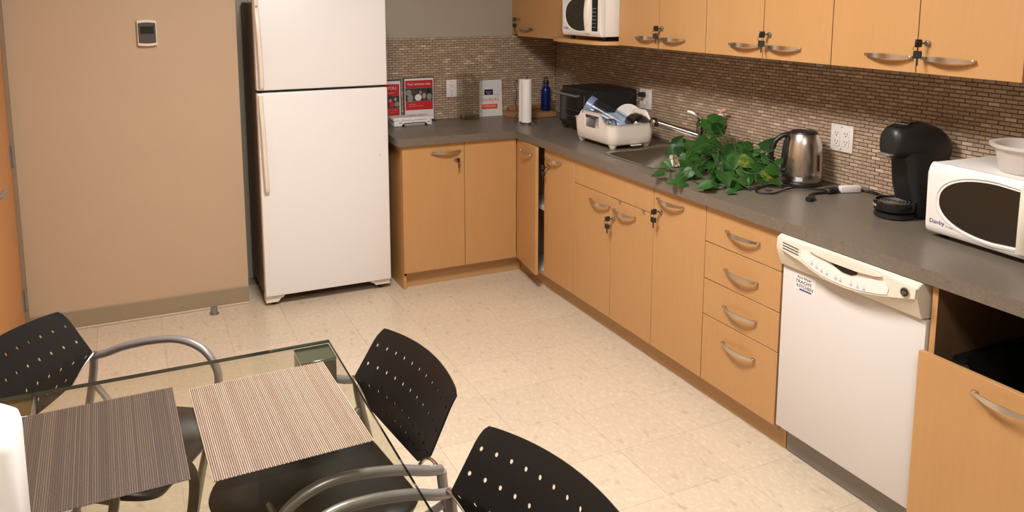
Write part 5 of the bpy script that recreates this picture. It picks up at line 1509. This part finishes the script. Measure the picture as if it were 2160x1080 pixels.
for k, (x_, y_, l_, a_) in enumerate(LZ):
    p = on_z(1360+x_/SC_, 210+y_/SC_, CT+0.014)
    tips.append(add_leaf(p, l_, a_, None, LMS[k % 2], True))
p = on_z(1360+1320/SC_, 210+850/SC_, CT+0.03); tips.append(add_leaf(p, 190, -52, None, LMY))
# small fill leaves inside the tangle
for k in range(44):
    x_, y_ = random.uniform(400, 1260), random.uniform(520, 830)
    p = on_x(1360+x_/SC_, 210+y_/SC_, random.uniform(-0.30, -0.22))
    if p.z < CT+0.02: p = on_z(1360+x_/SC_, 210+y_/SC_, CT+0.02); 
    tips.append(add_leaf(p, random.uniform(90, 140), random.uniform(0, 360), None, LMS[k % 3]))
# vines from the pot to the leaves
random.seed(5)
for k, tp_ in enumerate(tips):
    b = NB()
    st = pc+Vector((random.uniform(-0.03, 0.03), random.uniform(-0.03, 0.03), 0.088))
    mid = st.lerp(tp_, 0.5)+Vector((random.uniform(-0.02, 0.02), random.uniform(-0.02, 0.02), random.uniform(0.01, 0.05)))
    if tp_.z < CT+0.05: mid.z = max(mid.z-0.02, CT+0.02)
    q_ = catmull([st, mid, tp_], 6)
    for v in q_: v.z = max(v.z, CT+0.004)
    tube(b, q_, 0.0013, 5); part('vine', b, 'stem', plant)
arcs = [[(420,640,-0.42),(440,560,-0.40),(500,470,-0.36),(600,400,-0.30),(750,375,-0.26),(880,400,-0.28),(930,460,-0.32),(940,545,-0.36)],
        [(300,560,-0.42),(300,620,-0.42),(340,680,-0.42),(440,780,-0.44),(520,850,-0.46),(620,890,-0.47)],
        [(620,712,-0.44),(740,712,-0.42),(830,710,-0.40)],[(1150,645,-0.34),(1240,650,-0.32),(1300,655,-0.30)],
        [(980,600,-0.40),(990,700,-0.42),(1060,760,-0.42),(1180,765,-0.38),(1270,730,-0.36)],[(1150,780,-0.40),(1160,830,-0.40),(1240,830,-0.38),(1260,790,-0.38)],
        [(190,825,-0.5),(240,850,-0.5),(310,860,-0.48)],[(265,740,-0.49),(265,800,-0.49),(290,840,-0.49)],
        [(820,470,-0.27),(960,450,-0.27),(1030,410,-0.25),(1085,405,-0.24)],[(1010,560,-0.32),(1080,525,-0.30),(1200,515,-0.28),(1290,580,-0.26)],
        [(760,770,-0.45),(860,760,-0.45),(940,730,-0.45),(960,800,-0.45)],[(640,640,-0.3),(660,500,-0.24),(640,380,-0.2),(650,300,-0.19)],[(720,560,-0.28),(730,450,-0.22),(745,360,-0.19)]]
for a in arcs:
    b = NB(); pts = []
    for x_, y_, X_ in a:
        p = on_x(1360+x_/SC_, 210+y_/SC_, X_)
        if p.z < CT+0.006: p = on_z(1360+x_/SC_, 210+y_/SC_, CT+0.006)
        pts.append(p)
    tube(b, catmull(pts, 6), 0.0022, 6); part('vine', b, 'stem', plant)
# clear bottle behind the plant with a pink and white top
gx, gy = -0.055, -1.80
t = thing('bottle', 'tall clear bottle with pink and white top behind the plant', 'bottle', (gx, gy, CT))
b = NB(); lathe(b, [(0.030, 0.001), (0.033, 0.006), (0.033, 0.15), (0.026, 0.175), (0.014, 0.19), (0.013, 0.20), (0.011, 0.20), (0.012, 0.188), (0.030, 0.148), (0.030, 0.008), (0, 0.008)], gx, gy, CT, 28, cap1=False); part('body', b, 'clear', t, smooth=50)
b = NB(); lathe(b, [(0.014, 0.2005), (0.015, 0.215), (0.010, 0.219)], gx, gy, CT, 16); part('collar', b, 'plastic', t)
b = NB(); tube(b, catmull([(gx, gy, CT+0.219), (gx+0.0, gy-0.006, CT+0.232), (gx+0.004, gy-0.024, CT+0.240), (gx+0.002, gy-0.036, CT+0.236)], 4), 0.009, 8); part('nozzle', b, 'pink', t)
print('scene built', len(bpy.data.objects))
